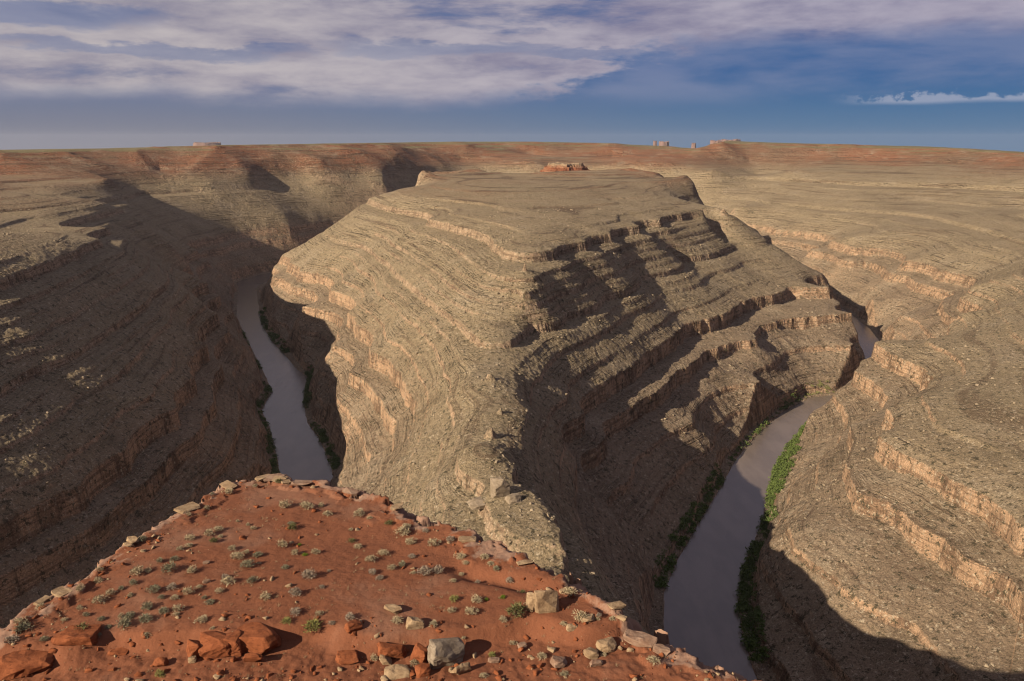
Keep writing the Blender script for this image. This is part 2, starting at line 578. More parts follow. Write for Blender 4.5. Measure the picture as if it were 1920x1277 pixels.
    Z += rough * (0.3 + 0.7 * fade) * (0.35 + 0.65 * slope) * smooth(150, 300, np.hypot(X, Y)) * (1 - smooth(3500, 4500, np.hypot(X, Y)))
    Z = np.where(DR > 0, np.maximum(Z, np.minimum(0.4 + 0.12 * DR, 4) + 0.2 * rough), np.minimum(Z, -2.0))
    Z = np.where((DR <= 0) & (DR > -3), -0.8, Z)
    TERRAIN.update(rs=rs, az=az, Z=Z, n=nc)
    V = np.stack([X, Y, Z], -1).reshape(-1, 3)
    idx = np.arange(nr * nc).reshape(nr, nc)
    nxt = np.roll(idx, -1, axis=1)
    Q = np.stack([idx[:-1], nxt[:-1], nxt[1:], idx[1:]], -1).reshape(-1, 4)[:, ::-1]
    # the spur inside the river's loop is one piece of ground, the country outside it the other
    cx = X[:-1] + 0
    cy = Y[:-1] + 0
    msk = upsample(inside(xs, ys, [((a + c) / 2, (b + d_) / 2) for (a, b), (c, d_) in zip(densify_n(OUTER, 300), densify_n(INNER, 300))]).astype(float), ri, ci, nr, nc)
    mq = (msk[:-1] > 0.5).ravel()
    for name, sel in (('gooseneck_spur', mq), ('canyon_terrain', ~mq)):
        q = Q[sel]
        used = np.zeros(len(V), bool)
        used[q.ravel()] = True
        remap = np.cumsum(used) - 1
        o = mesh_obj(name, V[used], None, mats, quads=remap[q])
        o['kind'] = 'structure'
        for an, arr in (('cliff', cliff), ('strata', strata)):
            at = o.data.attributes.new(an, 'FLOAT', 'POINT')
            at.data.foreach_set('value', arr.ravel()[used].astype(np.float32))


def densify_n(ps, n):
    a = np.array(ps, float)
    L = np.concatenate([[0], np.cumsum(np.hypot(*np.diff(a, axis=0).T))])
    s = np.linspace(0, L[-1], n)
    return list(zip(np.interp(s, L, a[:, 0]), np.interp(s, L, a[:, 1])))


# ------------------------------------------------------------------ materials
def new_mat(name):
    m = bpy.data.materials.new(name)
    m.use_nodes = True
    nt = m.node_tree
    b = nt.nodes['Principled BSDF']
    b.inputs['Roughness'].default_value = 0.95
    b.inputs['Specular IOR Level'].default_value = 0.1
    return m, nt, b


class NT:
    """small helper round a node tree"""

    def __init__(self, nt):
        self.nt = nt
        self.pos = nt.nodes.new('ShaderNodeNewGeometry')

    def link(self, q, sock):
        if isinstance(q, (int, float)):
            sock.default_value = q
        elif isinstance(q, tuple):
            sock.default_value = (*q, 1) if len(sock.default_value) == 4 else q
        else:
            self.nt.links.new(q, sock)

    def math(self, op, a, b=0.0, clamp=False):
        n = self.nt.nodes.new('ShaderNodeMath')
        n.operation = op
        n.use_clamp = clamp
        self.link(a, n.inputs[0])
        self.link(b, n.inputs[1])
        return n.outputs[0]

    def step(self, lo, hi, x, a=0.0, b=1.0):
        n = self.nt.nodes.new('ShaderNodeMapRange')
        n.interpolation_type = 'SMOOTHSTEP'
        for i, q in enumerate((x, lo, hi, a, b)):
            self.link(q, n.inputs[i])
        return n.outputs[0]

    def mix(self, f, a, b, blend='MIX'):
        n = self.nt.nodes.new('ShaderNodeMix')
        n.data_type = 'RGBA'
        n.blend_type = blend
        self.link(f, n.inputs[0])
        self.link(a, n.inputs[6])
        self.link(b, n.inputs[7])
        return n.outputs[2]

    def noise(self, scale, detail=4, rough=0.55, stretch=(1, 1, 1), off=0.0, src=None):
        m = self.nt.nodes.new('ShaderNodeMapping')
        m.inputs['Scale'].default_value = stretch
        m.inputs['Location'].default_value = (off, off * 1.7, off * 0.6)
        self.nt.links.new(src or self.pos.outputs['Position'], m.inputs[0])
        n = self.nt.nodes.new('ShaderNodeTexNoise')
        n.inputs['Scale'].default_value = scale
        n.inputs['Detail'].default_value = detail
        n.inputs['Roughness'].default_value = rough
        self.nt.links.new(m.outputs[0], n.inputs['Vector'])
        return n.outputs[0]

    def sep(self, v):
        n = self.nt.nodes.new('ShaderNodeSeparateXYZ')
        self.nt.links.new(v, n.inputs[0])
        return n.outputs

    def base(self, col, b, k=0.82):
        self.link(self.mix(1.0, col, (k, k, k), 'MULTIPLY'), b.inputs['Base Color'])

    def attr(self, name):
        n = self.nt.nodes.new('ShaderNodeAttribute')
        n.attribute_name = name
        return n.outputs['Fac']

    def bump(self, h, strength, dist, normal=None):
        n = self.nt.nodes.new('ShaderNodeBump')
        n.inputs['Strength'].default_value = strength
        n.inputs['Distance'].default_value = dist
        self.nt.links.new(h, n.inputs['Height'])
        if normal is not None:
            self.nt.links.new(normal, n.inputs['Normal'])
        return n.outputs[0]


def rock_material():
    m, nt, b = new_mat('canyon_rock')
    t = NT(nt)
    z = t.sep(t.pos.outputs['Position'])[2]
    nz = t.sep(t.pos.outputs['True Normal'])[2]
    wob = t.noise(0.012, 3)
    # position measured along the beds: map position plus height in the pile of layers
    pxyz = t.sep(t.pos.outputs['Position'])
    cmb = nt.nodes.new('ShaderNodeCombineXYZ')
    t.link(pxyz[0], cmb.inputs[0])
    t.link(pxyz[1], cmb.inputs[1])
    t.link(t.attr('strata'), cmb.inputs[2])
    bed = cmb.outputs[0]
    zz = t.math('ADD', z, t.math('MULTIPLY', t.math('SUBTRACT', wob, 0.5), 22.0))
    x = t.sep(t.pos.outputs['Position'])[0]
    # loose slopes: greyish tan low down, olive tan in the middle, red brown above
    talus = t.mix(t.step(60, 125, zz), (0.215, 0.155, 0.102), (0.225, 0.172, 0.107))
    talus = t.mix(t.math('MULTIPLY', t.step(205, 245, zz), t.step(0.9995, 0.985, nz)), talus, (0.150, 0.083, 0.050))
    talus = t.mix(t.math('MULTIPLY', t.step(225, 262, zz), t.step(0.34, 0.56, t.noise(0.0035, 3, off=3.0))), talus, (0.195, 0.080, 0.042))
    # strata show through the thin debris of the upper walls
    lay = t.noise(0.30, 4, 0.65, (0.012, 0.012, 1.0), 7.0, bed)
    up = t.step(100, 240, zz, 0.6, 1.0)
    talus = t.mix(t.math('MULTIPLY', up, t.step(0.46, 0.36, lay, 0.0, 0.75)), talus, (0.075, 0.042, 0.027))
    talus = t.mix(t.math('MULTIPLY', up, t.step(0.56, 0.66, lay, 0.0, 0.5)), talus, (0.245, 0.175, 0.115))
    # the flat plateau carries thin dry grass
    flat = t.math('MULTIPLY', t.step(0.955, 0.995, nz), t.step(262, 285, z))
    talus = t.mix(flat, talus, (0.15, 0.125, 0.06))
    patch = t.noise(0.022, 5, 0.6, off=9.0)
    talus = t.mix(t.step(0.50, 0.72, patch, 0.0, 0.5), talus, (0.27, 0.215, 0.15))
    talus = t.mix(t.step(0.48, 0.28, patch, 0.0, 0.45), talus, (0.11, 0.082, 0.05))
    # bare rock of the ledges
    rockc = t.mix(t.step(95, 150, zz), (0.36, 0.232, 0.143), (0.315, 0.222, 0.145))
    rockc = t.mix(t.step(235, 262, zz), rockc, (0.16, 0.07, 0.038))
    streak = t.noise(0.13, 5, 0.65, (1, 1, 0.10), 5.0)
    rockc = t.mix(t.step(0.50, 0.36, streak, 0.0, 0.75), rockc, (0.075, 0.046, 0.031))
    rockc = t.mix(t.step(0.57, 0.70, streak, 0.0, 0.55), rockc, (0.44, 0.325, 0.225))
    blot = t.noise(0.03, 4, 0.6, off=21.0)
    rockc = t.mix(t.step(0.52, 0.62, blot, 0.0, 0.6), rockc, (0.11, 0.068, 0.044))
    bands = t.noise(0.55, 3, 0.6, (0.02, 0.02, 1.0), 2.0)
    rockc = t.mix(t.step(0.50, 0.40, bands, 0.0, 0.6), rockc, (0.10, 0.06, 0.038))
    steep = t.step(0.74, 0.46, nz)
    col = t.mix(t.math('MULTIPLY', steep, 0.95), talus, rockc)
    # scattered blocks and low scrub
    sp = t.noise(0.30, 4, 0.8, off=1.0)
    col = t.mix(t.step(0.56, 0.63, sp, 0.0, 0.85), col, (0.38, 0.31, 0.22))
    sp2 = t.noise(0.22, 4, 0.8, off=12.0)
    col = t.mix(t.step(0.55, 0.61, sp2, 0.0, 0.9), col, (0.06, 0.05, 0.030))
    grain = t.noise(0.9, 4, 0.75, off=6.0)
    col = t.mix(0.7, col, t.mix(t.step(0.25, 0.75, grain), (0.30, 0.30, 0.30), (1.7, 1.7, 1.7)), 'MULTIPLY')
    t.base(col, b)
    h = t.math('ADD', t.noise(0.30, 6, 0.8, off=4.0), t.math('MULTIPLY', t.noise(0.14, 3, 0.6, (1, 1, 2.5), 8.0), 0.8))
    n1 = t.bump(h, 1.0, 2.0)
    led = t.step(0.44, 0.56, t.noise(0.14, 4, 0.65, (0.03, 0.03, 1.0), 15.0, bed))
    led2 = t.step(0.42, 0.58, t.noise(0.45, 2, 0.6, (0.04, 0.04, 1.0), 25.0, bed))
    keep = t.step(0.42, 0.62, t.noise(0.016, 4, 0.65, off=30.0), 0.06, 1.0)
    lh = t.math('MULTIPLY', t.math('ADD', led, t.math('MULTIPLY', led2, 0.4)), t.math('MULTIPLY', t.math('MULTIPLY', keep, t.step(330, 720, pxyz[1], 0.12, 1.0)), t.step(0.99, 0.93, nz)))
    t.link(t.bump(lh, 1.0, 2.3, n1), b.inputs['Normal'])
    return m


def water_material():
    m, nt, b = new_mat('river_water')
    b.inputs['Base Color'].default_value = (0.175, 0.14, 0.12, 1)
    b.inputs['Roughness'].default_value = 0.22
    b.inputs['Specular IOR Level'].default_value = 0.5
    t = NT(nt)
    t.link(t.mix(t.step(0.35, 0.65, t.noise(0.05, 4, 0.6, (1, 0.35, 1))), (0.098, 0.076, 0.061), (0.124, 0.097, 0.078)), b.inputs['Base Color'])
    t.link(t.bump(t.noise(0.7, 4, 0.7, (1, 0.6, 1)), 0.5, 0.25), b.inputs['Normal'])
    return m


def build_river(mat):
    a = densify_n(densify(OUTER), 600)
    c = densify_n(densify(INNER), 600)
    # pair the banks by position along the course
    pts, q = [], []
    for (ax, ay), (bx, by) in zip(a, c):
        mx, my = (ax + bx) / 2, (ay + by) / 2
        pts.append((mx, my))
    p = np.array(pts)
    t = np.gradient(p, axis=0)
    t /= np.linalg.norm(t, axis=1)[:, None] + 1e-9
    n = np.stack([-t[:, 1], t[:, 0]], 1)
    w = 62.0
    V = np.concatenate([np.c_[p + n * w, np.zeros(len(p))], np.c_[p - n * w, np.zeros(len(p))]])
    k = len(p)
    i = np.arange(k - 1)
    Q = np.stack([i, i + 1, i + 1 + k, i + k], 1)
    o = mesh_obj('river', V, None, mat, quads=Q[:, ::-1])
    o['kind'] = 'structure'



# ------------------------------------------------------------------ the red bench under the overlook
KZ = 296.0
KNOLL_EDGE = [inv(a, b, KZ) for a, b in [(-330, 1420), (-120, 1270), (0, 1193), (60, 1150), (150, 1092), (230, 1040), (300, 985), (370, 940), (420, 905), (500, 893), (560, 903),
                                         (640, 915), (720, 940), (775, 968), (830, 985), (900, 1020), (960, 1040), (1020, 1070), (1080, 1098), (1130, 1130), (1185, 1166),
                                         (1265, 1194), (1360, 1222), (1480, 1262), (1620, 1330), (1850, 1460)]]
KNOLL_POLY = KNOLL_EDGE + [(30, 8), (-30, 8)]


def knoll_edge_dist(x, y):
    d = seg_dist(x, y, KNOLL_EDGE)
    return np.where(inside(x, y, KNOLL_POLY), d, -d)


def knoll_top(x, y):
    """ground of the bench, without its edge"""
    z = KZ + 0.40 * fbm(x, y, 16.0, 2, 70) + 0.045 * fbm(x, y, 2.2, 3, 71)
    # a low broken step runs across the near part, the ground in front of it is rubbly
    step = smooth(-0.5, 0.5, (y - 35.6 - 0.09 * (x + 6) - 1.1 * noise(x / 3.5, y / 3.5, 72)))
    z += 0.75 * (step - 1.0)
    z += (1 - step) * (0.05 * fbm(x, y, 0.8, 3, 73))
    # a small gully in the right half
    z -= 0.5 * np.exp(-((y - 40.2 + 0.35 * (x - 0.5)) / 0.7) ** 2) * smooth(-4.5, -2, x) * smooth(4, 1, x)
    return z


def cell_hash(x, y, w, h, seed):
    """one random number per broken block"""
    j = np.floor(y / h)
    i = np.floor(x / w + 0.5 * (j % 2) + 0.35 * noise(x / 3, y / 3, seed))
    v = np.sin(i * 127.1 + j * 311.7 + seed * 74.7) * 43758.5453
    return v - np.floor(v)


def knoll_height(x, y):
    ca, sa = math.cos(0.6), math.sin(0.6)
    u, v = x * ca + y * sa, -x * sa + y * ca
    h1 = cell_hash(u, v, 1.5, 0.9, 3)
    h2 = cell_hash(u, v, 0.55, 0.4, 8)
    d = knoll_edge_dist(x, y) + 0.5 * fbm(x, y, 3.5, 2, 75) + 0.75 * (h1 - 0.5) + 0.35 * (h2 - 0.5)
    top = knoll_top(x, y)
    patchy = smooth(-0.15, 0.1, noise(x / 5.0, y / 5.0, 77))
    slab = (0.05 + 0.20 * h1 + 0.06 * h2) * smooth(1.5, 1.35, d + 1.6 * (h1 - 0.5)) * patchy     # broken slabs crop out along the rim
    out = np.maximum(-d, 0)
    drop = 0.45 * smooth(0, 0.12, out) + 0.5 * smooth(0.55, 0.65, out + 0.4 * h2) + 6.0 * smooth(1.1, 2.2, out) + np.maximum(out - 1.3, 0) * 2.6
    return top + slab - drop, d


def knoll_ground(x, y):
    a, _ = knoll_height(np.array([float(x)]), np.array([float(y)]))
    return float(a[0])


def on_knoll(px, py):
    """where the sight line through a pixel meets the bench"""
    z = KZ
    for _ in range(6):
        x, y = inv(px, py, z)
        z = max(knoll_ground(x, y), KZ - 1.6)
    return x, y, z


def build_knoll(mat):
    st = 0.1
    xs = np.arange(-38, 30, st)
    ys = np.arange(18, 66, st)
    X, Y = np.meshgrid(xs, ys)
    Z, d = knoll_height(X, Y)
    fine = noise(X / 0.5, Y / 0.5, 81) * 0.016 + noise(X / 0.22, Y / 0.22, 82) * 0.013
    Z = Z + fine * (1 + 2.0 * smooth(37, 34, Y) + 1.5 * smooth(1.5, 0.3, d))
    nr, nc = X.shape
    idx = np.arange(nr * nc).reshape(nr, nc)
    Q = np.stack([idx[:-1, :-1], idx[:-1, 1:], idx[1:, 1:], idx[1:, :-1]], -1).reshape(-1, 4)
    keep = (d > -7.5)
    kq = (keep[:-1, :-1] & keep[:-1, 1:] & keep[1:, 1:] & keep[1:, :-1]).ravel()
    Q = Q[kq]
    V = np.stack([X, Y, Z], -1).reshape(-1, 3)
    used = np.zeros(len(V), bool)
    used[Q.ravel()] = True
    remap = np.cumsum(used) - 1
    o = mesh_obj('red_bench', V[used], None, mat, quads=remap[Q])
    o['kind'] = 'structure'
    a = o.data.attributes.new('rim', 'FLOAT', 'POINT')
    a.data.foreach_set('value', d.ravel()[used].astype(np.float32))


def red_ground_material():
    m, nt, b = new_mat('red_soil')
    t = NT(nt)
    p = t.pos.outputs['Position']
    d = t.attr('rim')
    y = t.sep(p)[1]
    nz = t.sep(t.pos.outputs['True Normal'])[2]
    n1 = t.noise(0.25, 5, 0.6)
    col = t.mix(n1, (0.130, 0.048, 0.025), (0.215, 0.082, 0.042))
    # dusty pale washes
    col = t.mix(t.step(0.52, 0.68, t.noise(0.16, 4, 0.6, off=4.0), 0.0, 0.55), col, (0.215, 0.115, 0.075))
    # grit
    g = t.noise(9.0, 3, 0.7)
    col = t.mix(t.step(0.62, 0.72, g, 0.0, 0.5), col, (0.31, 0.16, 0.095))
    col = t.mix(t.step(0.42, 0.30, g, 0.0, 0.5), col, (0.08, 0.025, 0.013))
    # pale stone along the rim, grey red cliff under it
    w = t.noise(0.55, 4, 0.6, off=8.0)
    lim = t.math('MULTIPLY', t.step(0.75, 0.1, t.math('ADD', d, t.math('MULTIPLY', t.math('SUBTRACT', w, 0.5), 5.0))), 0.75)
    pale = t.mix(t.noise(1.6, 4, 0.6), (0.215, 0.115, 0.075), (0.33, 0.235, 0.175))
    col = t.mix(lim, col, pale)
    col = t.mix(t.step(-1.2, -2.2, d), col, (0.175, 0.115, 0.075))
    t.base(col, b)
    h = t.math('ADD', t.noise(5.0, 5, 0.7), t.noise(1.3, 3, 0.6))
    t.link(t.bump(h, 0.6, 0.08), b.inputs['Normal'])
    return m


def stone_material(name, dark, mid, light, scale=2.0):
    m, nt, b = new_mat(name)
    t = NT(nt)
    n = t.noise(scale, 5, 0.65)
    col = t.mix(t.step(0.3, 0.7, n), dark, light)
    col = t.mix(0.45, col, mid)
    st = t.noise(scale * 1.2, 4, 0.6, (1, 1, 6.0), 3.0)
    col = t.mix(t.step(0.46, 0.36, st, 0.0, 0.6), col, dark)
    t.base(col, b)
    t.link(t.bump(t.noise(scale * 5, 5, 0.7), 0.7, 0.05), b.inputs['Normal'])
    return m


# ------------------------------------------------------------------ rocks and shrubs on the bench
# pixel positions were read off two enlargements of the photograph, 2.922 times, with these corners
def zpx(reg, zx, zy):
    return ((0 if reg == 1 else 640) + zx / 2.922, 840 + zy / 2.922)


def thing(o, label, cat, group=None):
    o['label'] = label
    o['category'] = cat
    if group:
        o['group'] = group
    return o


def rock_mesh(name, sx, sy, sz, seed, mat, boxy=0.7, n=26):
    r = random.Random(seed)
    bm = bmesh.new()
    for _ in range(n):
        a = Vector((r.uniform(-1, 1), r.uniform(-1, 1), r.uniform(-1, 1)))
        m = max(abs(a.x), abs(a.y), abs(a.z)) or 1
        c = a / m                                     # on the cube
        s = a.normalized() * 1.15                     # on the sphere
        q = c * boxy + s * (1 - boxy)
        q = Vector((q.x * sx * 0.5, q.y * sy * 0.5, q.z * sz * 0.5))
        bm.verts.new(q)
    ret = bmesh.ops.convex_hull(bm, input=bm.verts)
    gone = {g for g in ret['geom_interior'] + ret['geom_unused'] if isinstance(g, bmesh.types.BMVert)}
    bmesh.ops.delete(bm, geom=list(gone), context='VERTS')
    bmesh.ops.dissolve_limit(bm, angle_limit=0.25, verts=bm.verts, edges=bm.edges)
    bmesh.ops.bevel(bm, geom=list(bm.edges), offset=min(sx, sy, sz) * 0.035, segments=1, affect='EDGES')
    bmesh.ops.triangulate(bm, faces=bm.faces)
    m3 = max(sx, sy, sz)
    if n > 15:
        for cut in (0.22, 0.13):
            bmesh.ops.subdivide_edges(bm, edges=[e for e in bm.edges if e.calc_length() > cut * m3], cuts=1)
            bmesh.ops.triangulate(bm, faces=bm.faces)
    for v in bm.verts:
        q = v.co / m3
        w = mnoise.noise_vector(q * 4.0 + Vector((seed, 0, 0))) * (0.030 if boxy < 0.9 else 0.014) + mnoise.noise_vector(q * 11.0 + Vector((0, seed, 0))) * 0.012
        lay = 0.018 * math.sin(q.z * 34.0 + 3 * mnoise.noise(q * 3.0))
        v.co += (w + Vector((q.x, q.y, 0)) * lay * 2.0) * m3
    me = bpy.data.meshes.new(name)
    bm.to_mesh(me)
    bm.free()
    me.materials.append(mat)
    return me


def place_rock(name, reg, zx, zy, zw, zh, mat, label, seed, rz=0.0, tilt=(0, 0), boxy=0.7, depth=0.8, sink=0.12, group=None):
    px, py = zpx(reg, zx, zy)
    x, y, z = on_knoll(px, py)
    slant = math.sqrt(x * x + y * y + (CAMZ - z) ** 2)
    dep = math.atan2(CAMZ - z, y)
    w = zw / 2.922 / FPX * slant
    # the picture height holds the front face and part of the top
    h = max(0.25 * w, (zh / 2.922 / FPX * slant - 0.45 * w * depth * math.sin(dep)) / math.cos(dep))
    me = rock_mesh(name, w, w * depth, h * (1 + sink), seed, mat, boxy)
    o = bpy.data.objects.new(name, me)
    COL.objects.link(o)
    yy = y + w * depth * 0.4
    o.location = (x, yy, min(knoll_ground(x, yy), knoll_ground(x, y)) + h * (0.5 - sink * 0.5))
    o.rotation_euler = (tilt[0], tilt[1], rz)
    thing(o, label, 'rock', group)
    return o


def build_rocks():
    tan = stone_material('tan_sandstone', (0.17, 0.105, 0.06), (0.28, 0.19, 0.11), (0.36, 0.26, 0.16))
    grey = stone_material('grey_sandstone', (0.11, 0.08, 0.057), (0.20, 0.155, 0.11), (0.32, 0.26, 0.195))
    red = stone_material('red_sandstone', (0.10, 0.03, 0.013), (0.20, 0.062, 0.025), (0.28, 0.095, 0.04))
    pale = stone_material('pale_rim_stone', (0.15, 0.080, 0.052), (0.22, 0.14, 0.095), (0.29, 0.20, 0.145))
    P = place_rock
    P('standing_slab', 2, 1125, 975, 128, 118, tan, 'large tan slab standing upright, the wider of the pair near the right rim', 11, 0.15, (0.1, -0.06), 0.93, 0.35)
    P('standing_slab', 2, 1040, 952, 52, 92, tan, 'narrow tan block standing close beside the large upright slab', 12, -0.1, (0, 0.05), 0.92, 0.7)
    P('boulder', 2, 570, 1200, 185, 120, grey, 'big grey boulder with pale tan front face among the rubble at the bottom', 13, 0.5, (0.25, 0.25), 0.85, 0.62)
    P('boulder', 2, 275, 1160, 145, 85, red, 'deep red block left of the big grey boulder', 14, 0.3, (0.1, 0.15), 0.85, 0.7)
    P('boulder', 2, 425, 1178, 85, 80, red, 'small dark red block wedged against the left side of the big grey boulder', 15, -0.3, (0, 0.2), 0.8, 0.8)
    P('boulder', 2, 405, 1072, 95, 58, tan, 'tan rounded rock just behind the big grey boulder', 16, 0.1, (0, 0.15), 0.6, 0.7)
    P('flat_rock', 2, 280, 912, 90, 42, tan, 'low tan flat-topped rock lying alone on open red soil', 17, 0.2, (0, 0), 0.8, 0.8)
    P('boulder', 2, 62, 1015, 82, 55, red, 'dark red broken rock beside grey scrub, above the red ledge', 18, 0.5, (0, 0.2), 0.7, 0.8)
    P('boulder', 2, 1455, 1122, 105, 66, tan, 'round tan boulder near the right rim, larger of two touching', 19, 0.3, (0.1, 0), 0.5, 0.8)
    P('boulder', 2, 1370, 1160, 75, 52, tan, 'smaller tan boulder touching the round one near the right rim', 20, 0.0, (0, 0.2), 0.6, 0.8)
    P('boulder', 2, 1195, 1208, 85, 52, pale, 'pale pointed rock in shade left of the two touching boulders', 21, 0.4, (0, 0.3), 0.7, 0.8)
    P('flat_rock', 2, 1350, 1032, 80, 36, tan, 'flat tan slab lying right of the standing pair beside scrub', 22, 0.4, (0.2, 0.1), 0.85, 0.6)
    P('flat_rock', 2, 1262, 1052, 62, 32, tan, 'small tan slab left of the flat slab beside scrub', 23, 0.2, (0, 0.1), 0.8, 0.6)
    P('flat_rock', 2, 655, 1245, 105, 55, tan, 'thin tilted tan slab directly below the big grey boulder', 24, 0.6, (0.5, 0.2), 0.85, 0.35)
    P('boulder', 2, 240, 1190, 66, 44, tan, 'small tan rock at the foot of the deep red block', 25, 0.1, (0, 0.2), 0.7, 0.8)
    P('boulder', 2, 440, 1252, 78, 55, red, 'squat red rock at the bottom edge below the small dark red block', 26, 0.4, (0, 0), 0.7, 0.8)
    P('flat_rock', 2, 30, 1190, 120, 55, red, 'smooth red shelf of rock left of the rubble', 27, 0.1, (0.1, 0), 0.7, 0.8)
    P('flat_rock', 2, 300, 1265, 130, 45, tan, 'broad tan slab cut by the bottom edge of the picture', 28, 0.2, (0.2, 0), 0.8, 0.7)
    P('flat_rock', 2, 1640, 1085, 170, 48, pale, 'long pale ledge stone on the right rim above the two touching boulders', 29, -0.35, (0, 0.05), 0.85, 0.5)
    P('flat_rock', 2, 1760, 1135, 90, 40, pale, 'short pale ledge stone on the right rim, next below the long one', 30, -0.3, (0, 0.1), 0.85, 0.6)
    P('flat_rock', 2, 1720, 1040, 60, 36, red, 'small red ledge stone at the very edge above the long pale one', 31, -0.3, (0, 0.1), 0.85, 0.6)
    P('flat_rock', 2, 990, 1100, 50, 28, pale, 'little pale stone in the open between scrub tufts', 32, 0.3, (0, 0.1), 0.7, 0.7)
    P('flat_rock', 2, 1395, 1195, 70, 30, pale, 'thin pale slab tipped up below the smaller tan boulder', 33, 0.3, (0.3, 0.1), 0.8, 0.5)
    P('flat_rock', 2, 835, 1180, 60, 28, pale, 'small pale slab right of the big grey boulder', 34, 0.3, (0, 0.1), 0.8, 0.6)
    P('outcrop_block', 1, 1162, 1158, 150, 110, red, 'squarish red sandstone block with a sunlit front in the cracked outcrop', 41, 0.25, (0.05, 0.1), 0.93, 0.9)
    P('outcrop_block', 1, 1262, 1138, 95, 100, red, 'narrow middle block between two cracks of the red outcrop', 42, 0.15, (0.0, -0.05), 0.93, 1.1)
    P('outcrop_block', 1, 1400, 1122, 225, 115, red, 'widest block of the red outcrop, undercut and shaded at its foot', 43, -0.1, (-0.05, 0.0), 0.88, 0.75)
    P('outcrop_block', 1, 1290, 1040, 200, 68, red, 'long low slab along the back of the red outcrop', 44, 0.3, (0.0, 0.05), 0.9, 0.6)
    P('outcrop_block', 1, 1060, 1155, 70, 80, red, 'slim leaning block at the left end of the red outcrop', 45, 0.5, (0.1, 0.2), 0.9, 0.9)
    P('boulder', 1, 1050, 1180, 40, 30, tan, 'little pale orange stone fallen at the left foot of the red outcrop', 46, 0.2, (0, 0), 0.6, 0.8)
    P('flat_rock', 1, 1385, 1190, 90, 60, red, 'flat red slab leaning below the widest outcrop block', 47, 0.1, (0.6, 0), 0.9, 0.4)
    P('outcrop_block', 1, 90, 1250, 240, 95, red, 'wide smooth red ledge at the bottom left corner', 48, 0.35, (0.0, 0.05), 0.8, 0.8)
    P('outcrop_block', 1, 205, 1225, 110, 62, red, 'smaller rounded red ledge just right of the wide corner ledge', 49, 0.3, (0.0, 0.0), 0.7, 0.8)
    P('outcrop_block', 1, 400, 1150, 190, 42, red, 'low red hump of rock right of the corner ledges', 50, 0.1, (0.0, 0.0), 0.6, 0.7, 0.4)
    P('boulder', 1, 868, 1210, 62, 44, red, 'lone red rock on the gravel left of the outcrop', 51, 0.1, (0.0, 0.1), 0.7, 0.8)
    P('flat_rock', 1, 1128, 636, 34, 14, pale, 'small whitish stone on the open slope, upper of two', 52, 0.3, (0, 0), 0.7, 0.6)
    P('flat_rock', 1, 1128, 742, 40, 18, pale, 'small whitish stone on the open slope, lower of two', 53, 0.5, (0, 0), 0.7, 0.5)
    P('flat_rock', 1, 640, 1140, 90, 28, red, 'flat red stone flush with the soil beside the gravel', 54, 0.1, (0, 0), 0.7, 0.7)
    # slabs of the pale rim rock, one after another along the edge
    rim = [(1, 100, 925, 60), (1, 140, 890, 50), (1, 215, 850, 60), (1, 330, 800, 70), (1, 430, 735, 50), (1, 465, 700, 50), (1, 520, 650, 55), (1, 560, 610, 70), (1, 620, 570, 80),
           (1, 700, 545, 60), (1, 760, 480, 80), (1, 800, 450, 90), (1, 870, 410, 95), (1, 940, 365, 110), (1, 1010, 300, 90), (1, 1090, 290, 80), (1, 1180, 240, 90), (1, 1250, 200, 80),
           (1, 1310, 188, 80), (1, 1390, 180, 90), (1, 1470, 178, 90), (1, 1560, 195, 70), (1, 1650, 245, 100), (1, 1730, 190, 150), (1, 1820, 200, 110), (2, 40, 245, 110),
           (2, 210, 290, 60), (2, 330, 345, 70), (2, 470, 390, 140), (2, 600, 445, 60), (2, 700, 500, 70), (2, 800, 550, 60), (2, 870, 570, 110), (2, 960, 640, 70), (2, 1050, 705, 60),
           (2, 1130, 750, 60), (2, 1220, 790, 60), (2, 1300, 815, 60), (2, 1390, 850, 70), (2, 1460, 890, 60), (2, 1530, 935, 80), (2, 1610, 990, 60), (2, 1690, 1030, 60)]
    slabs = []
    for i, (rg, zx, zy, zw) in enumerate(rim):
        if i % 3 != 0 and i not in (22, 23, 25):
            continue
        px, py = zpx(rg, zx, zy)
        left = (rg == 1 and zx < 1200)
        tip = (rg == 1 and zx >= 1200)
        lab = 'broken slab on the left rim' if left else ('broken slab on the far tip of the rim' if tip else 'broken slab on the right rim')
        x, y, z = on_knoll(px, py)
        slant = math.sqrt(x * x + y * y + (CAMZ - z) ** 2)
        w = zw / 2.922 / FPX * slant
        w = min(1.5, w * random.Random(i + 7).uniform(0.9, 1.6))
        me = rock_mesh('rim_slab', w, w * random.Random(i + 3).uniform(0.45, 0.8), max(0.2, 0.13 * w), 200 + i, pale if i % 3 else tan, 0.93)
        o = bpy.data.objects.new('rim_slab', me)
        COL.objects.link(o)
        # settle the slab on the true edge
        gx, gy = np.meshgrid(np.arange(-3, 3.01, 0.12) + x, np.arange(-3, 3.01, 0.12) + y)
        _, dd = knoll_height(gx, gy)
        cost = np.abs(dd - 0.5) + 0.25 * np.hypot(gx - x, gy - y)
        k = int(np.argmin(cost))
        bx, by = float(gx.ravel()[k]), float(gy.ravel()[k])
        o.location = (bx, by, knoll_ground(bx, by) + 0.05)
        o.rotation_euler = (random.Random(i).uniform(-.06, .06), random.Random(i + 50).uniform(-.06, .06), random.Random(i + 90).uniform(0, 6.28))
        slabs.append((o, lab, px))


    seen = {}
    for o, lab, px in sorted(slabs, key=lambda q: q[2]):
        seen.setdefault(lab, []).append(o)
    for lab, os_ in seen.items():
        for k, o in enumerate(os_):
            thing(o, lab + ', ' + ORDINAL[k] + ' from the left', 'rock slab', 'broken slabs along the rim of the red bench')


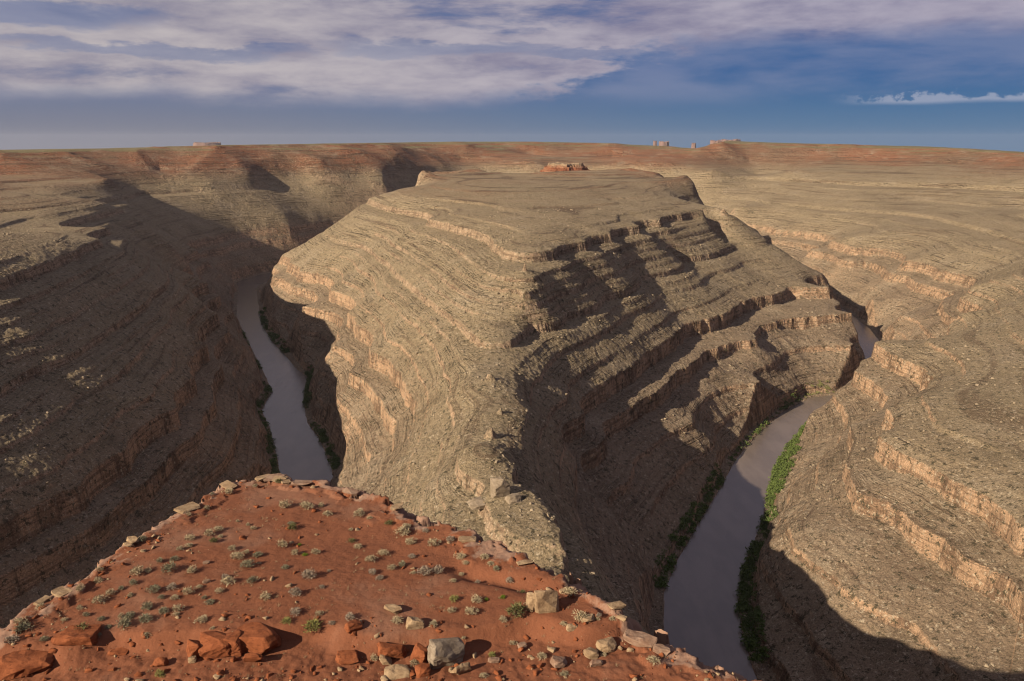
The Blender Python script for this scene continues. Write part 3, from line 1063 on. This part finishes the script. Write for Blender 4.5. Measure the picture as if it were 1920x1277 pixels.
ORDINAL = ['first', 'second', 'third', 'fourth', 'fifth', 'sixth', 'seventh', 'eighth', 'ninth', 'tenth', 'eleventh', 'twelfth', 'thirteenth', 'fourteenth', 'fifteenth', 'sixteenth']


def leaf_material(name, a, b_, rough=0.9):
    m, nt, b = new_mat(name)
    t = NT(nt)
    info = nt.nodes.new('ShaderNodeObjectInfo')
    n = t.noise(6.0, 3, 0.6)
    col = t.mix(n, a, b_)
    col = t.mix(t.math('MULTIPLY', info.outputs['Random'], 0.3), col, tuple(0.5 * (p + q) * 1.35 for p, q in zip(a, b_)))
    t.base(col, b)
    return m


def blade(V, F, base, d, length, width, up):
    d = d.normalized()
    s = d.cross(up)
    if s.length < 1e-3:
        s = Vector((1, 0, 0))
    s = s.normalized() * width
    k = len(V)
    V += [base - s * 0.5, base + s * 0.5, base + d * length * 0.6 + s, base + d * length, base + d * length * 0.6 - s]
    F.append((k, k + 1, k + 2, k + 3, k + 4))


def shrub_mesh(kind, seed, mat, stem_mat):
    """unit shrub, one metre wide: woody stems and many small leaf sprays"""
    r = random.Random(seed)
    V, F = [], []
    if kind == 'tussock':
        for _ in range(170):
            a = r.uniform(0, 2 * math.pi)
            e = math.radians(r.triangular(15, 88, 60))
            d = Vector((math.cos(a) * math.cos(e), math.sin(a) * math.cos(e), math.sin(e)))
            b0 = Vector((r.gauss(0, .13), r.gauss(0, .13), 0))
            blade(V, F, b0, d, r.uniform(.3, .55), 0.016, Vector((r.gauss(0, 1), r.gauss(0, 1), r.gauss(0, 1))))
    else:
        lobes = [(0, 0, .2, .3)] + [(r.uniform(-.18, .18), r.uniform(-.16, .16), r.uniform(.14, .24), r.uniform(.2, .28)) for _ in range(6)]
        for _ in range(430):
            lx, ly, lz, lr = r.choice(lobes)
            a = r.uniform(0, 2 * math.pi)
            e = math.asin(r.uniform(-.35, 1))
            d = Vector((math.cos(a) * math.cos(e), math.sin(a) * math.cos(e), math.sin(e)))
            c = Vector((lx, ly, lz)) + d * lr * r.uniform(.45, 1.0)
            c.z = max(0.03, c.z)
            dd = (d + Vector((r.gauss(0, .6), r.gauss(0, .6), r.gauss(.2, .5)))).normalized()
            blade(V, F, c, dd, r.uniform(.07, .15), r.uniform(.010, .020), Vector((r.gauss(0, 1), r.gauss(0, 1), r.gauss(0, 1))))
    nf = len(F)
    for _ in range(14):
        a = r.uniform(0, 2 * math.pi)
        e = math.radians(r.uniform(25, 80))
        d = Vector((math.cos(a) * math.cos(e), math.sin(a) * math.cos(e), math.sin(e)))
        blade(V, F, Vector((0, 0, -.03)), d, r.uniform(.3, .5), .012, Vector((r.gauss(0, 1), r.gauss(0, 1), r.gauss(0, 1))))
    me = bpy.data.meshes.new('shrub')
    me.from_pydata([tuple(v) for v in V], [], F)
    me.materials.append(mat)
    me.materials.append(stem_mat)
    for p in me.polygons:
        p.material_index = 1 if p.index >= nf else 0
    me.update()
    return me


SHRUBS1 = """1330,172,60,s 1395,215,40,s 1520,195,50,o 1095,300,65,s 1030,372,45,s 1130,335,50,s 1160,255,30,g 1245,262,70,s 1560,335,90,s 1660,320,60,s 1680,340,80,s 1760,325,50,s
1790,378,70,s 1600,450,80,o 1590,425,50,g 1640,538,32,b 1668,592,44,b 1545,545,80,s 1610,590,60,s 1725,585,60,s 1560,665,58,g 1690,718,105,w 1800,680,30,w 1610,818,92,w 1760,770,45,w
1450,832,82,s 1610,918,85,w 1265,565,62,s 1300,612,95,s 1345,582,45,s 1405,602,72,g 1350,662,92,g 1380,742,82,g 1240,758,100,s 1230,720,55,w 1090,772,45,s 1030,808,82,s 935,782,72,w
830,803,92,g 880,832,48,g 950,838,62,s 1200,798,62,s 1115,832,40,g 1140,864,72,g 1050,688,82,s 915,688,100,g 870,632,52,g 955,622,58,g 985,564,55,s 1030,546,52,s 1040,508,72,s
1140,488,72,s 1195,458,62,s 1205,494,42,s 1170,522,62,o 1355,428,32,s 1385,450,42,s 1300,408,32,s 770,518,72,g 560,628,62,s 545,688,48,s 530,742,62,s 725,754,62,g 745,702,92,s
810,682,55,s 660,780,42,g 440,802,62,s 540,862,92,s 600,812,62,s 710,817,44,s 800,892,82,g 890,912,72,g 970,902,72,s 960,922,52,s 700,942,84,g 660,932,48,s 790,960,92,g 545,952,52,g
465,927,48,g 430,890,52,s 350,952,42,s 210,892,62,s 100,972,74,s 120,1012,95,g 235,1064,54,g 350,1037,74,g 435,1038,115,o 70,1152,84,w 535,1107,54,g 600,1067,44,g 680,1068,94,g
805,1107,54,s 1095,962,84,s 1160,997,36,s 1570,1042,74,y 1710,1056,125,y 1750,988,54,s 1815,1022,52,w 870,1262,80,y"""
SHRUBS2 = """90,382,92,s 155,386,52,s 275,307,82,s 260,422,62,o 330,484,112,s 350,456,72,s 380,534,84,s 505,544,88,s 600,518,74,w 460,462,54,w 50,452,36,s 55,517,54,o 85,553,64,s
160,628,84,s 230,588,78,s 385,608,64,w 330,654,64,g 275,668,64,s 165,692,64,w 205,724,64,w 390,692,44,s 455,704,112,w 530,694,94,w 610,737,54,s 650,614,84,s 680,642,54,s 780,613,74,s
815,648,54,s 850,684,64,g 920,748,64,w 745,738,44,w 655,702,44,s 615,844,66,y 740,852,92,s 795,838,38,b 885,828,44,b 995,792,44,o 1085,818,62,o 1255,812,94,s 1020,863,44,s 605,907,64,s
710,924,92,s 950,936,145,o 310,968,84,s 500,983,64,s 885,1033,64,s 940,1083,54,s 985,1097,36,s 1345,948,54,o 1410,923,48,w 1490,962,54,s 1310,1014,112,s 1220,1038,54,s 1400,1023,44,s
1435,1143,48,s 1095,1163,74,s 825,1150,64,y 665,1083,38,s 180,1168,62,s 395,1194,74,s 780,1264,62,s 1220,1254,74,t 1710,1194,92,s 45,952,84,w"""


def build_shrubs():
    sm = leaf_material('dry_twigs', (0.115, 0.079, 0.054), (0.187, 0.137, 0.094))
    kinds = {
        's': ('sagebrush', leaf_material('straw_sage_leaves', (0.24, 0.19, 0.115), (0.40, 0.325, 0.205))),
        'g': ('sagebrush', leaf_material('grey_green_leaves', (0.125, 0.12, 0.075), (0.235, 0.21, 0.135))),
        'w': ('sagebrush', leaf_material('dry_grey_leaves', (0.20, 0.155, 0.115), (0.31, 0.25, 0.185))),
        'o': ('shrub', leaf_material('olive_leaves', (0.072, 0.076, 0.029), (0.158, 0.144, 0.061))),
        'b': ('shrub', leaf_material('bright_green_leaves', (0.065, 0.101, 0.009), (0.122, 0.166, 0.018))),
        'y': ('shrub', leaf_material('yellow_green_leaves', (0.122, 0.122, 0.036), (0.245, 0.230, 0.079))),
        't': ('grass_tussock', leaf_material('dry_grass_blades', (0.216, 0.173, 0.101), (0.331, 0.281, 0.187))),
    }
    meshes = {k: [shrub_mesh('tussock' if k == 't' else 'shrub', 31 * i + ord(k), v[1], sm) for i in range(3 if k in 'sgw' else 2)] for k, v in kinds.items()}
    looks = {'s': 'straw sagebrush tuft', 'g': 'grey-green sagebrush tuft', 'w': 'dry greyish sagebrush', 'o': 'olive low shrub', 'b': 'bright green cushion shrub',
             'y': 'yellow-green bushy shrub', 't': 'pale dry grass tussock'}
    special = {(1, 1640, 538): 'upper of two tiny bright green cushions on the open red slope', (1, 1668, 592): 'lower of two tiny bright green cushions on the open red slope',
               (1, 1710, 1056): 'large yellow-green bush right of the cracked red outcrop', (1, 1570, 1042): 'smaller yellow-green bush between the red outcrop and the large yellow-green bush',
               (1, 435, 1038): 'wide olive green mound near the left rim', (1, 870, 1262): 'yellow-green bush cut by the bottom edge below the gravel',
               (1, 1600, 450): 'olive shrub with a smaller dark one close behind it', (1, 1590, 425): 'small dark tuft right behind the olive shrub on open soil',
               (1, 1690, 718): 'wide dry grey bush standing alone in the middle of the red slope', (1, 1610, 818): 'dry pale bush on open soil above the outcrop, twiggy',
               (2, 950, 936): 'long olive shrub against the left side of the standing slabs', (2, 795, 838): 'bright green plant in the shaded gully',
               (2, 885, 828): 'bright green plant on sunlit soil right of the gully', (2, 615, 844): 'yellow-green shrub at the left end of the gully',
               (2, 825, 1150): 'yellow-green shrub right of the big grey boulder', (2, 1220, 1254): 'pale dry grass tussock at the bottom of the picture',
               (2, 455, 704): 'widest dry grey bush in the dense patch above the gully', (2, 330, 484): 'widest straw coloured tuft below the notch in the rim',
               (2, 1310, 1014): 'wide sage patch in the shadow of the standing slabs', (2, 1710, 1194): 'straw tuft closest to the right rim at the bottom',
               (1, 1560, 665): 'dark round tuft alone between the two bright green cushions and the wide dry bush', (1, 70, 1152): 'dry grey bush nearest the bottom of the left rim'}
    rnd = random.Random(5)
    todo = {}
    for reg, txt in ((1, SHRUBS1), (2, SHRUBS2)):
        for w in txt.split():
            a, b, c, k = w.split(',')
            zx, zy, zw = int(a), int(b), int(c)
            px, py = zpx(reg, zx, zy)
            x, y, z = on_knoll(px, py)
            slant = math.sqrt(x * x + y * y + (CAMZ - z) ** 2)
            size = zw / 2.922 / FPX * slant
            o = bpy.data.objects.new(kinds[k][0], rnd.choice(meshes[k]))
            COL.objects.link(o)
            o.location = (x, y + 0.2 * size, knoll_ground(x, y + 0.2 * size) - 0.02)
            o.scale = (size * 0.95, size * rnd.uniform(0.8, 1.05), size * rnd.uniform(0.65, 0.95))
            o.rotation_euler = (0, 0, rnd.uniform(0, 6.28))
            lab = special.get((reg, zx, zy))
            if not lab:
                e = float(knoll_edge_dist(np.array([x]), np.array([y]))[0])
                if e < 2.2:
                    where = 'beside the left rim' if reg == 1 and zx < 1300 else ('beside the far rim' if reg == 1 or zx < 320 else 'beside the right rim')
                elif reg == 1 and py > 1195 or reg == 2 and py > 1190:
                    where = 'among the bottom rubble'
                elif reg == 1 and zx < 700:
                    where = 'on the left slope'
                elif reg == 1:
                    where = 'on the middle slope'
                elif py < 1110:
                    where = 'above the gully on the right slope'
                else:
                    where = 'below the gully on the right slope'
                lab = looks[k] + ' ' + where
            if (reg, zx, zy) in special:
                thing(o, lab, 'shrub' if k != 't' else 'grass', 'shrubs scattered over the red bench')
            else:
                row = 'upper row' if py < 1010 else ('second row' if py < 1060 else ('third row' if py < 1105 else ('fourth row' if py < 1165 else 'lowest row')))
                todo.setdefault((lab, row), []).append((px, o))
    for (lab, row), members in todo.items():
        members.sort(key=lambda q: q[0])
        for n, (_, o) in enumerate(members):
            extra = ', ' + row + (', ' + ORDINAL[n] + ' from left' if len(members) > 1 else '')
            thing(o, lab + extra, 'shrub', 'shrubs scattered over the red bench')


def build_neck_knob():
    """pale square-edged rocks that crown the narrow neck below the bench"""
    mat = stone_material('neck_limestone', (0.14, 0.105, 0.07), (0.22, 0.17, 0.12), (0.29, 0.23, 0.17), 0.35)
    for px, py, w, h, lab, sd in [(938, 930, 34, 32, 'pale square-edged rock knob standing on the crest of the narrow neck', 301), (962, 942, 30, 12, 'low flat pale rock lying right of the square-edged knob on the neck', 302),
                                  (905, 948, 56, 9, 'long pale rock shelf left of the square-edged knob on the neck', 303)]:
        # walk down the sight line until it meets the ground
        z = 175.0
        for _ in range(60):
            x, y = inv(px, py, z)
            g = float(terrain_ground(x, y))
            if g >= z:
                break
            z -= 1.0
        slant = math.sqrt(x * x + y * y + (CAMZ - z) ** 2)
        ww, hh = w * slant / FPX, h * slant / FPX
        me = rock_mesh('limestone_rock', ww, ww * 0.7, hh * 1.5, sd, mat, 0.9)
        o = bpy.data.objects.new('limestone_rock', me)
        COL.objects.link(o)
        o.location = (x, y + ww * 0.2, z + hh * 0.25)
        o.rotation_euler = (0, 0, 0.35)
        thing(o, lab, 'rock')


def build_rubble():
    """loose stones nobody would count"""
    red = bpy.data.materials['red_sandstone']
    tan = bpy.data.materials['tan_sandstone']
    r = np.random.RandomState(3)
    protos = []
    for i in range(6):
        me = rock_mesh('p', 1, .8, .55, 500 + i, red, 0.75, 12)
        me.calc_loop_triangles()
        co = np.array([v.co[:] for v in me.vertices])
        f = np.array([t.vertices[:] for t in me.loop_triangles])
        protos.append((co, f))
        bpy.data.meshes.remove(me)
    n = 16000
    x = r.uniform(-32, 18, n)
    y = 24 + 36 * r.rand(n) ** 1.7
    w = np.where(y < 36.5, 1.0, 0.16)
    e = knoll_edge_dist(x, y)
    w = np.where((e < 2.0), 0.75, w)
    w *= np.clip(0.6 + 1.2 * fbm(x, y, 3.0, 2, 90), 0.05, 1)
    ok = (e > 0.1) & (r.rand(n) < w)
    x, y = x[ok], y[ok]
    z, _ = knoll_height(x, y)
    s = 0.05 + 0.38 * r.rand(len(x)) ** 4
    V, F, M = [], [], []
    k = 0
    for i in range(len(x)):
        co, f = protos[r.randint(6)]
        a = r.uniform(0, 6.28)
        c, sn = math.cos(a), math.sin(a)
        q = co * s[i]
        q = np.c_[q[:, 0] * c - q[:, 1] * sn + x[i], q[:, 0] * sn + q[:, 1] * c + y[i], q[:, 2] + z[i] + s[i] * 0.12]
        V.append(q)
        F.append(f + k)
        M.append(np.full(len(f), 1 if r.rand() < 0.35 else 0))
        k += len(q)
    o = mesh_obj('loose_rubble', np.concatenate(V), None, red, quads=np.concatenate(F))
    o.data.materials.append(tan)
    o.data.polygons.foreach_set('material_index', np.concatenate(M).astype(np.int32)[:len(o.data.polygons)])
    o['kind'] = 'stuff'


def build_talus():
    """fallen blocks strewn over the canyon slopes"""
    m, nt, b = new_mat('talus_block_rock')
    t = NT(nt)
    t.base(t.mix(t.noise(0.15, 3), (0.13, 0.095, 0.062), (0.34, 0.27, 0.185)), b)
    r = np.random.RandomState(17)
    protos = []
    for i in range(6):
        me = rock_mesh('p', 1, .8, .65, 700 + i, m, 0.8, 9)
        me.calc_loop_triangles()
        protos.append((np.array([v.co[:] for v in me.vertices]), np.array([q.vertices[:] for q in me.loop_triangles])))
        bpy.data.meshes.remove(me)
    n = 30000
    rr = 290 * (1300 / 290) ** r.rand(n)
    aa = np.arctan(r.uniform(-0.70, 0.70, n))
    x, y = rr * np.sin(aa), rr * np.cos(aa)
    z = terrain_ground(x, y)
    k2 = fbm(x, y, 70.0, 3, 95)
    ok = (z > 6) & (r.rand(n) < np.clip(0.35 + 0.9 * k2, 0.03, 1))
    x, y, z, rr = x[ok], y[ok], z[ok], rr[ok]
    s = (0.6 + 2.4 * r.rand(len(x)) ** 6) * (0.6 + rr / 1300)
    V, F = [], []
    k = 0
    for i in range(len(x)):
        co, f = protos[r.randint(6)]
        a = r.uniform(0, 6.28)
        c, sn = math.cos(a), math.sin(a)
        q = co * s[i]
        V.append(np.c_[q[:, 0] * c - q[:, 1] * sn + x[i], q[:, 0] * sn + q[:, 1] * c + y[i], q[:, 2] + z[i] + s[i] * 0.1])
        F.append(f + k)
        k += len(q)
    o = mesh_obj('talus_rubble', np.concatenate(V), None, m, quads=np.concatenate(F))
    o['kind'] = 'stuff'


def build_dry_grass():
    m = leaf_material('dry_grass_wisps', (0.20, 0.14, 0.08), (0.33, 0.25, 0.15))
    r = np.random.RandomState(23)
    n = 2600
    x = r.uniform(-34, 16, n)
    y = r.uniform(29, 57, n)
    e = knoll_edge_dist(x, y)
    ok = (e > 0.4) & (r.rand(n) < np.clip(0.25 + 0.9 * fbm(x, y, 5.0, 3, 97), 0.02, 1))
    x, y = x[ok], y[ok]
    z, _ = knoll_height(x, y)
    V = []
    for i in range(len(x)):
        k = 16
        a = r.uniform(0, 6.28, k)
        h = r.uniform(0.06, 0.2) * (0.6 + 0.4 * r.rand(k))
        lean = r.uniform(0.2, 0.9, k) * h
        w = 0.006
        bx, by = x[i] + r.normal(0, 0.05, k), y[i] + r.normal(0, 0.05, k)
        p0 = np.c_[bx - w * np.sin(a), by + w * np.cos(a), np.full(k, z[i] - 0.01)]
        p1 = np.c_[bx + w * np.sin(a), by - w * np.cos(a), np.full(k, z[i] - 0.01)]
        p2 = np.c_[bx + lean * np.cos(a), by + lean * np.sin(a), z[i] + h]
        V.append(np.stack([p0, p1, p2], 1).reshape(-1, 3))
    V = np.concatenate(V)
    o = mesh_obj('sparse_dry_grass', V, None, m, quads=np.arange(len(V)).reshape(-1, 3))
    o['kind'] = 'stuff'


# ------------------------------------------------------------------ plants along the river
def build_thicket(name, bank, spans, n, size, width, mat, seed, dens=70, offset=1.0):
    """bushes crowded along a stretch of a bank; bank is a polyline, the water lies to its left or right"""
    r = np.random.RandomState(seed)
    V, F = [], []
    k = 0
    bank = np.array(densify(bank, 4.0))
    seg = np.diff(bank, axis=0)
    L = np.concatenate([[0], np.cumsum(np.hypot(seg[:, 0], seg[:, 1]))])
    for a, b, wd, cnt, side in spans:
        for _ in range(cnt):
            s = (a + (b - a) * r.rand()) * L[-1]
            if noise(s / 26.0, float(seed) * 3.3, 7) < -0.42 + 0.25 * (r.rand() - 0.5):
                continue
            i = min(np.searchsorted(L, s), len(seg)) - 1
            i = max(i, 0)
            p = bank[i]
            t = seg[i] / (np.hypot(*seg[i]) + 1e-9)
            nrm = np.array([-t[1], t[0]]) * side
            q = p + nrm * (offset + wd * r.rand() ** 1.3)
            sz = size * r.uniform(0.55, 1.25)
            zg = float(terrain_ground(q[0], q[1]))
            if zg > 14:
                continue
            zg = max(zg, 0.0)
            m = int(dens)
            d = r.normal(size=(m, 3))
            d /= np.linalg.norm(d, axis=1)[:, None]
            d[:, 2] = np.abs(d[:, 2])
            c = d * sz * (0.55 + 0.45 * r.rand(m, 1)) * np.array([1, 1, 0.85]) + np.array([q[0], q[1], zg])
            ls = sz * 0.22
            u = r.normal(size=(m, 3)) * ls
            v = r.normal(size=(m, 3)) * ls
            V.append(np.stack([c - u * 0.5, c + u * 0.5, c + v], 1).reshape(-1, 3))
            F.append(np.arange(3 * m).reshape(-1, 3) + k)
            k += 3 * m
    o = mesh_obj(name, np.concatenate(V), None, mat, quads=np.concatenate(F))
    o['kind'] = 'stuff'
    return o


def build_river_plants():
    green = leaf_material('tamarisk_leaves', (0.04, 0.065, 0.018), (0.12, 0.15, 0.04))
    sage = leaf_material('bank_grass', (0.13, 0.13, 0.05), (0.24, 0.22, 0.09))
    # (from, to, width, count, side)
    build_thicket('riverside_thicket', RR, [(0.30, 1.0, 12, 420, -1), (0.0, 0.32, 11, 210, -1), (0.42, 0.70, 20, 240, -1)], 0, 3.6, 9, green, 1, 60)
    build_thicket('riverside_thicket', RL, [(0.0, 0.40, 9, 200, 1), (0.45, 0.9, 5, 50, 1)], 0, 3.4, 7, green, 2, 60)
    build_thicket('riverside_thicket', LR, [(0.02, 0.14, 8, 60, -1), (0.20, 0.34, 14, 140, -1), (0.45, 0.75, 9, 110, -1)], 0, 4.2, 7, green, 3, 60)
    build_thicket('riverside_thicket', LL, [(0.0, 0.30, 8, 120, 1), (0.36, 0.6, 6, 50, 1)], 0, 3.6, 6, green, 4, 60)
    build_thicket('riverside_grass', RL, [(0.80, 1.0, 24, 170, 1)], 0, 2.4, 20, sage, 5, 50)


# ------------------------------------------------------------------ red butte on the spur and far buttes
def build_butte(name, cx, cy, z0, rx, ry, h, mat, seed, top=0.45, power=1.0, n=72, m=22, rough=0.08):
    """stepped, rubbly hill: rings from the foot to a flat top"""
    V, Q = [], []
    ang = np.linspace(0, 2 * math.pi, n, endpoint=False)
    ca, sa = np.cos(ang), np.sin(ang)
    for i in range(m + 1):
        t = i / m
        hz = t ** power
        hz = hz + 0.05 * math.sin(t * 22)
        k = 1 - (1 - top) * t
        w = 1 + rough * 2.2 * noise(ca * 2.2 + seed, sa * 2.2 + t * 1.5, seed) + rough * noise(ca * 8 + seed, sa * 8 + t * 5, seed + 1)
        z = z0 + h * hz * (1 + 0.12 * noise(ca * 3 + t, sa * 3, seed + 2) * t) - (2 if i == 0 else 0)
        V.append(np.c_[cx + ca * rx * k * w, cy + sa * ry * k * w, z])
    V.append(np.array([[cx, cy, z0 + h * 1.0]]))
    V = np.concatenate(V)
    F = []
    for i in range(m):
        for j in range(n):
            a, b_ = i * n + j, i * n + (j + 1) % n
            F.append((a, b_, b_ + n, a + n))
    for j in range(n):
        F.append((m * n + j, m * n + (j + 1) % n, (m + 1) * n))
    o = mesh_obj(name, V, F, mat)
    o['kind'] = 'structure'
    return o


def build_buttes():
    m, nt, b = new_mat('red_butte_rock')
    t = NT(nt)
    z = t.sep(t.pos.outputs['Position'])[2]
    lay = t.noise(0.35, 4, 0.6, (0.03, 0.03, 1), 2.0)
    col = t.mix(t.step(0.38, 0.6, lay), (0.16, 0.055, 0.027), (0.27, 0.125, 0.07))
    cap = t.math('ADD', z, t.math('MULTIPLY', t.noise(0.03, 4), 26.0))
    col = t.mix(t.step(262, 274, cap), col, (0.27, 0.195, 0.125))
    sp = t.noise(0.2, 4, 0.8, off=4.0)
    col = t.mix(t.step(0.55, 0.65, sp, 0.0, 0.8), col, (0.055, 0.035, 0.022))
    t.base(col, b)
    t.link(t.bump(t.noise(0.25, 5, 0.7), 1.0, 4.0), b.inputs['Normal'])
    x, y = inv(1060, 326, 232)
    zb = float(terrain_ground(x, y))
    dd = math.hypot(y, x)
    u = dd / FPX
    build_butte('red_butte', x, y, CAMZ - (327 - 262) * u, 52 * u, 60 * u, 23 * u, m, 5, 0.55, 0.8)
    far, nt, b = new_mat('far_sandstone')
    t = NT(nt)
    t.link(t.mix(t.noise(0.01, 4), (0.12, 0.075, 0.065), (0.18, 0.115, 0.095)), b.inputs['Base Color'])
    D = 13500.0
    k = D / FPX
    for i, (pa, pb, ptop, base, tp) in enumerate([(1217, 1224, 264.5, 286, 0.8), (1227, 1246, 265.5, 286, 0.86), (1287, 1295, 268.5, 288, 0.6), (1320, 1345, 264, 288, 0.8), (1338, 1376, 262.5, 288, 0.9), (378, 430, 267.0, 284, 0.85)]):
        xa, xb = (pa - 960) * k * 1.0, (pb - 960) * k * 1.0
        w = (xb - xa) / 2 * 0.97 / tp * 0.92
        build_butte('distant_butte', (xa + xb) / 2 * 0.97, D * 0.97, CAMZ - (base - 262) * k, w, w * 0.8, (base - ptop) * k, far, 20 + i, tp, 1.4, 40, 12, 0.05)


rock = rock_material()
build_terrain(rock)
build_river(water_material())
build_knoll(red_ground_material())
build_rocks()
build_shrubs()
build_rubble()
build_neck_knob()
build_talus()
build_dry_grass()
build_river_plants()
build_buttes()


def build_haze():
    m = bpy.data.materials.new('haze')
    m.use_nodes = True
    nt = m.node_tree
    nt.nodes.clear()
    out = nt.nodes.new('ShaderNodeOutputMaterial')
    v = nt.nodes.new('ShaderNodeVolumePrincipled')
    v.inputs['Color'].default_value = (0.80, 0.84, 0.95, 1)
    v.inputs['Density'].default_value = 1.1e-5
    v.inputs['Anisotropy'].default_value = 0.2
    nt.links.new(v.outputs[0], out.inputs['Volume'])
    a, z0, z1 = 17000.0, -420.0, 420.0
    V = [(-a, -a, z0), (a, -a, z0), (a, a, z0), (-a, a, z0), (-a, -a, z1), (a, -a, z1), (a, a, z1), (-a, a, z1)]
    F = [(0, 3, 2, 1), (4, 5, 6, 7), (0, 1, 5, 4), (1, 2, 6, 5), (2, 3, 7, 6), (3, 0, 4, 7)]
    o = mesh_obj('haze', V, F, m)
    o['kind'] = 'stuff'


build_haze()
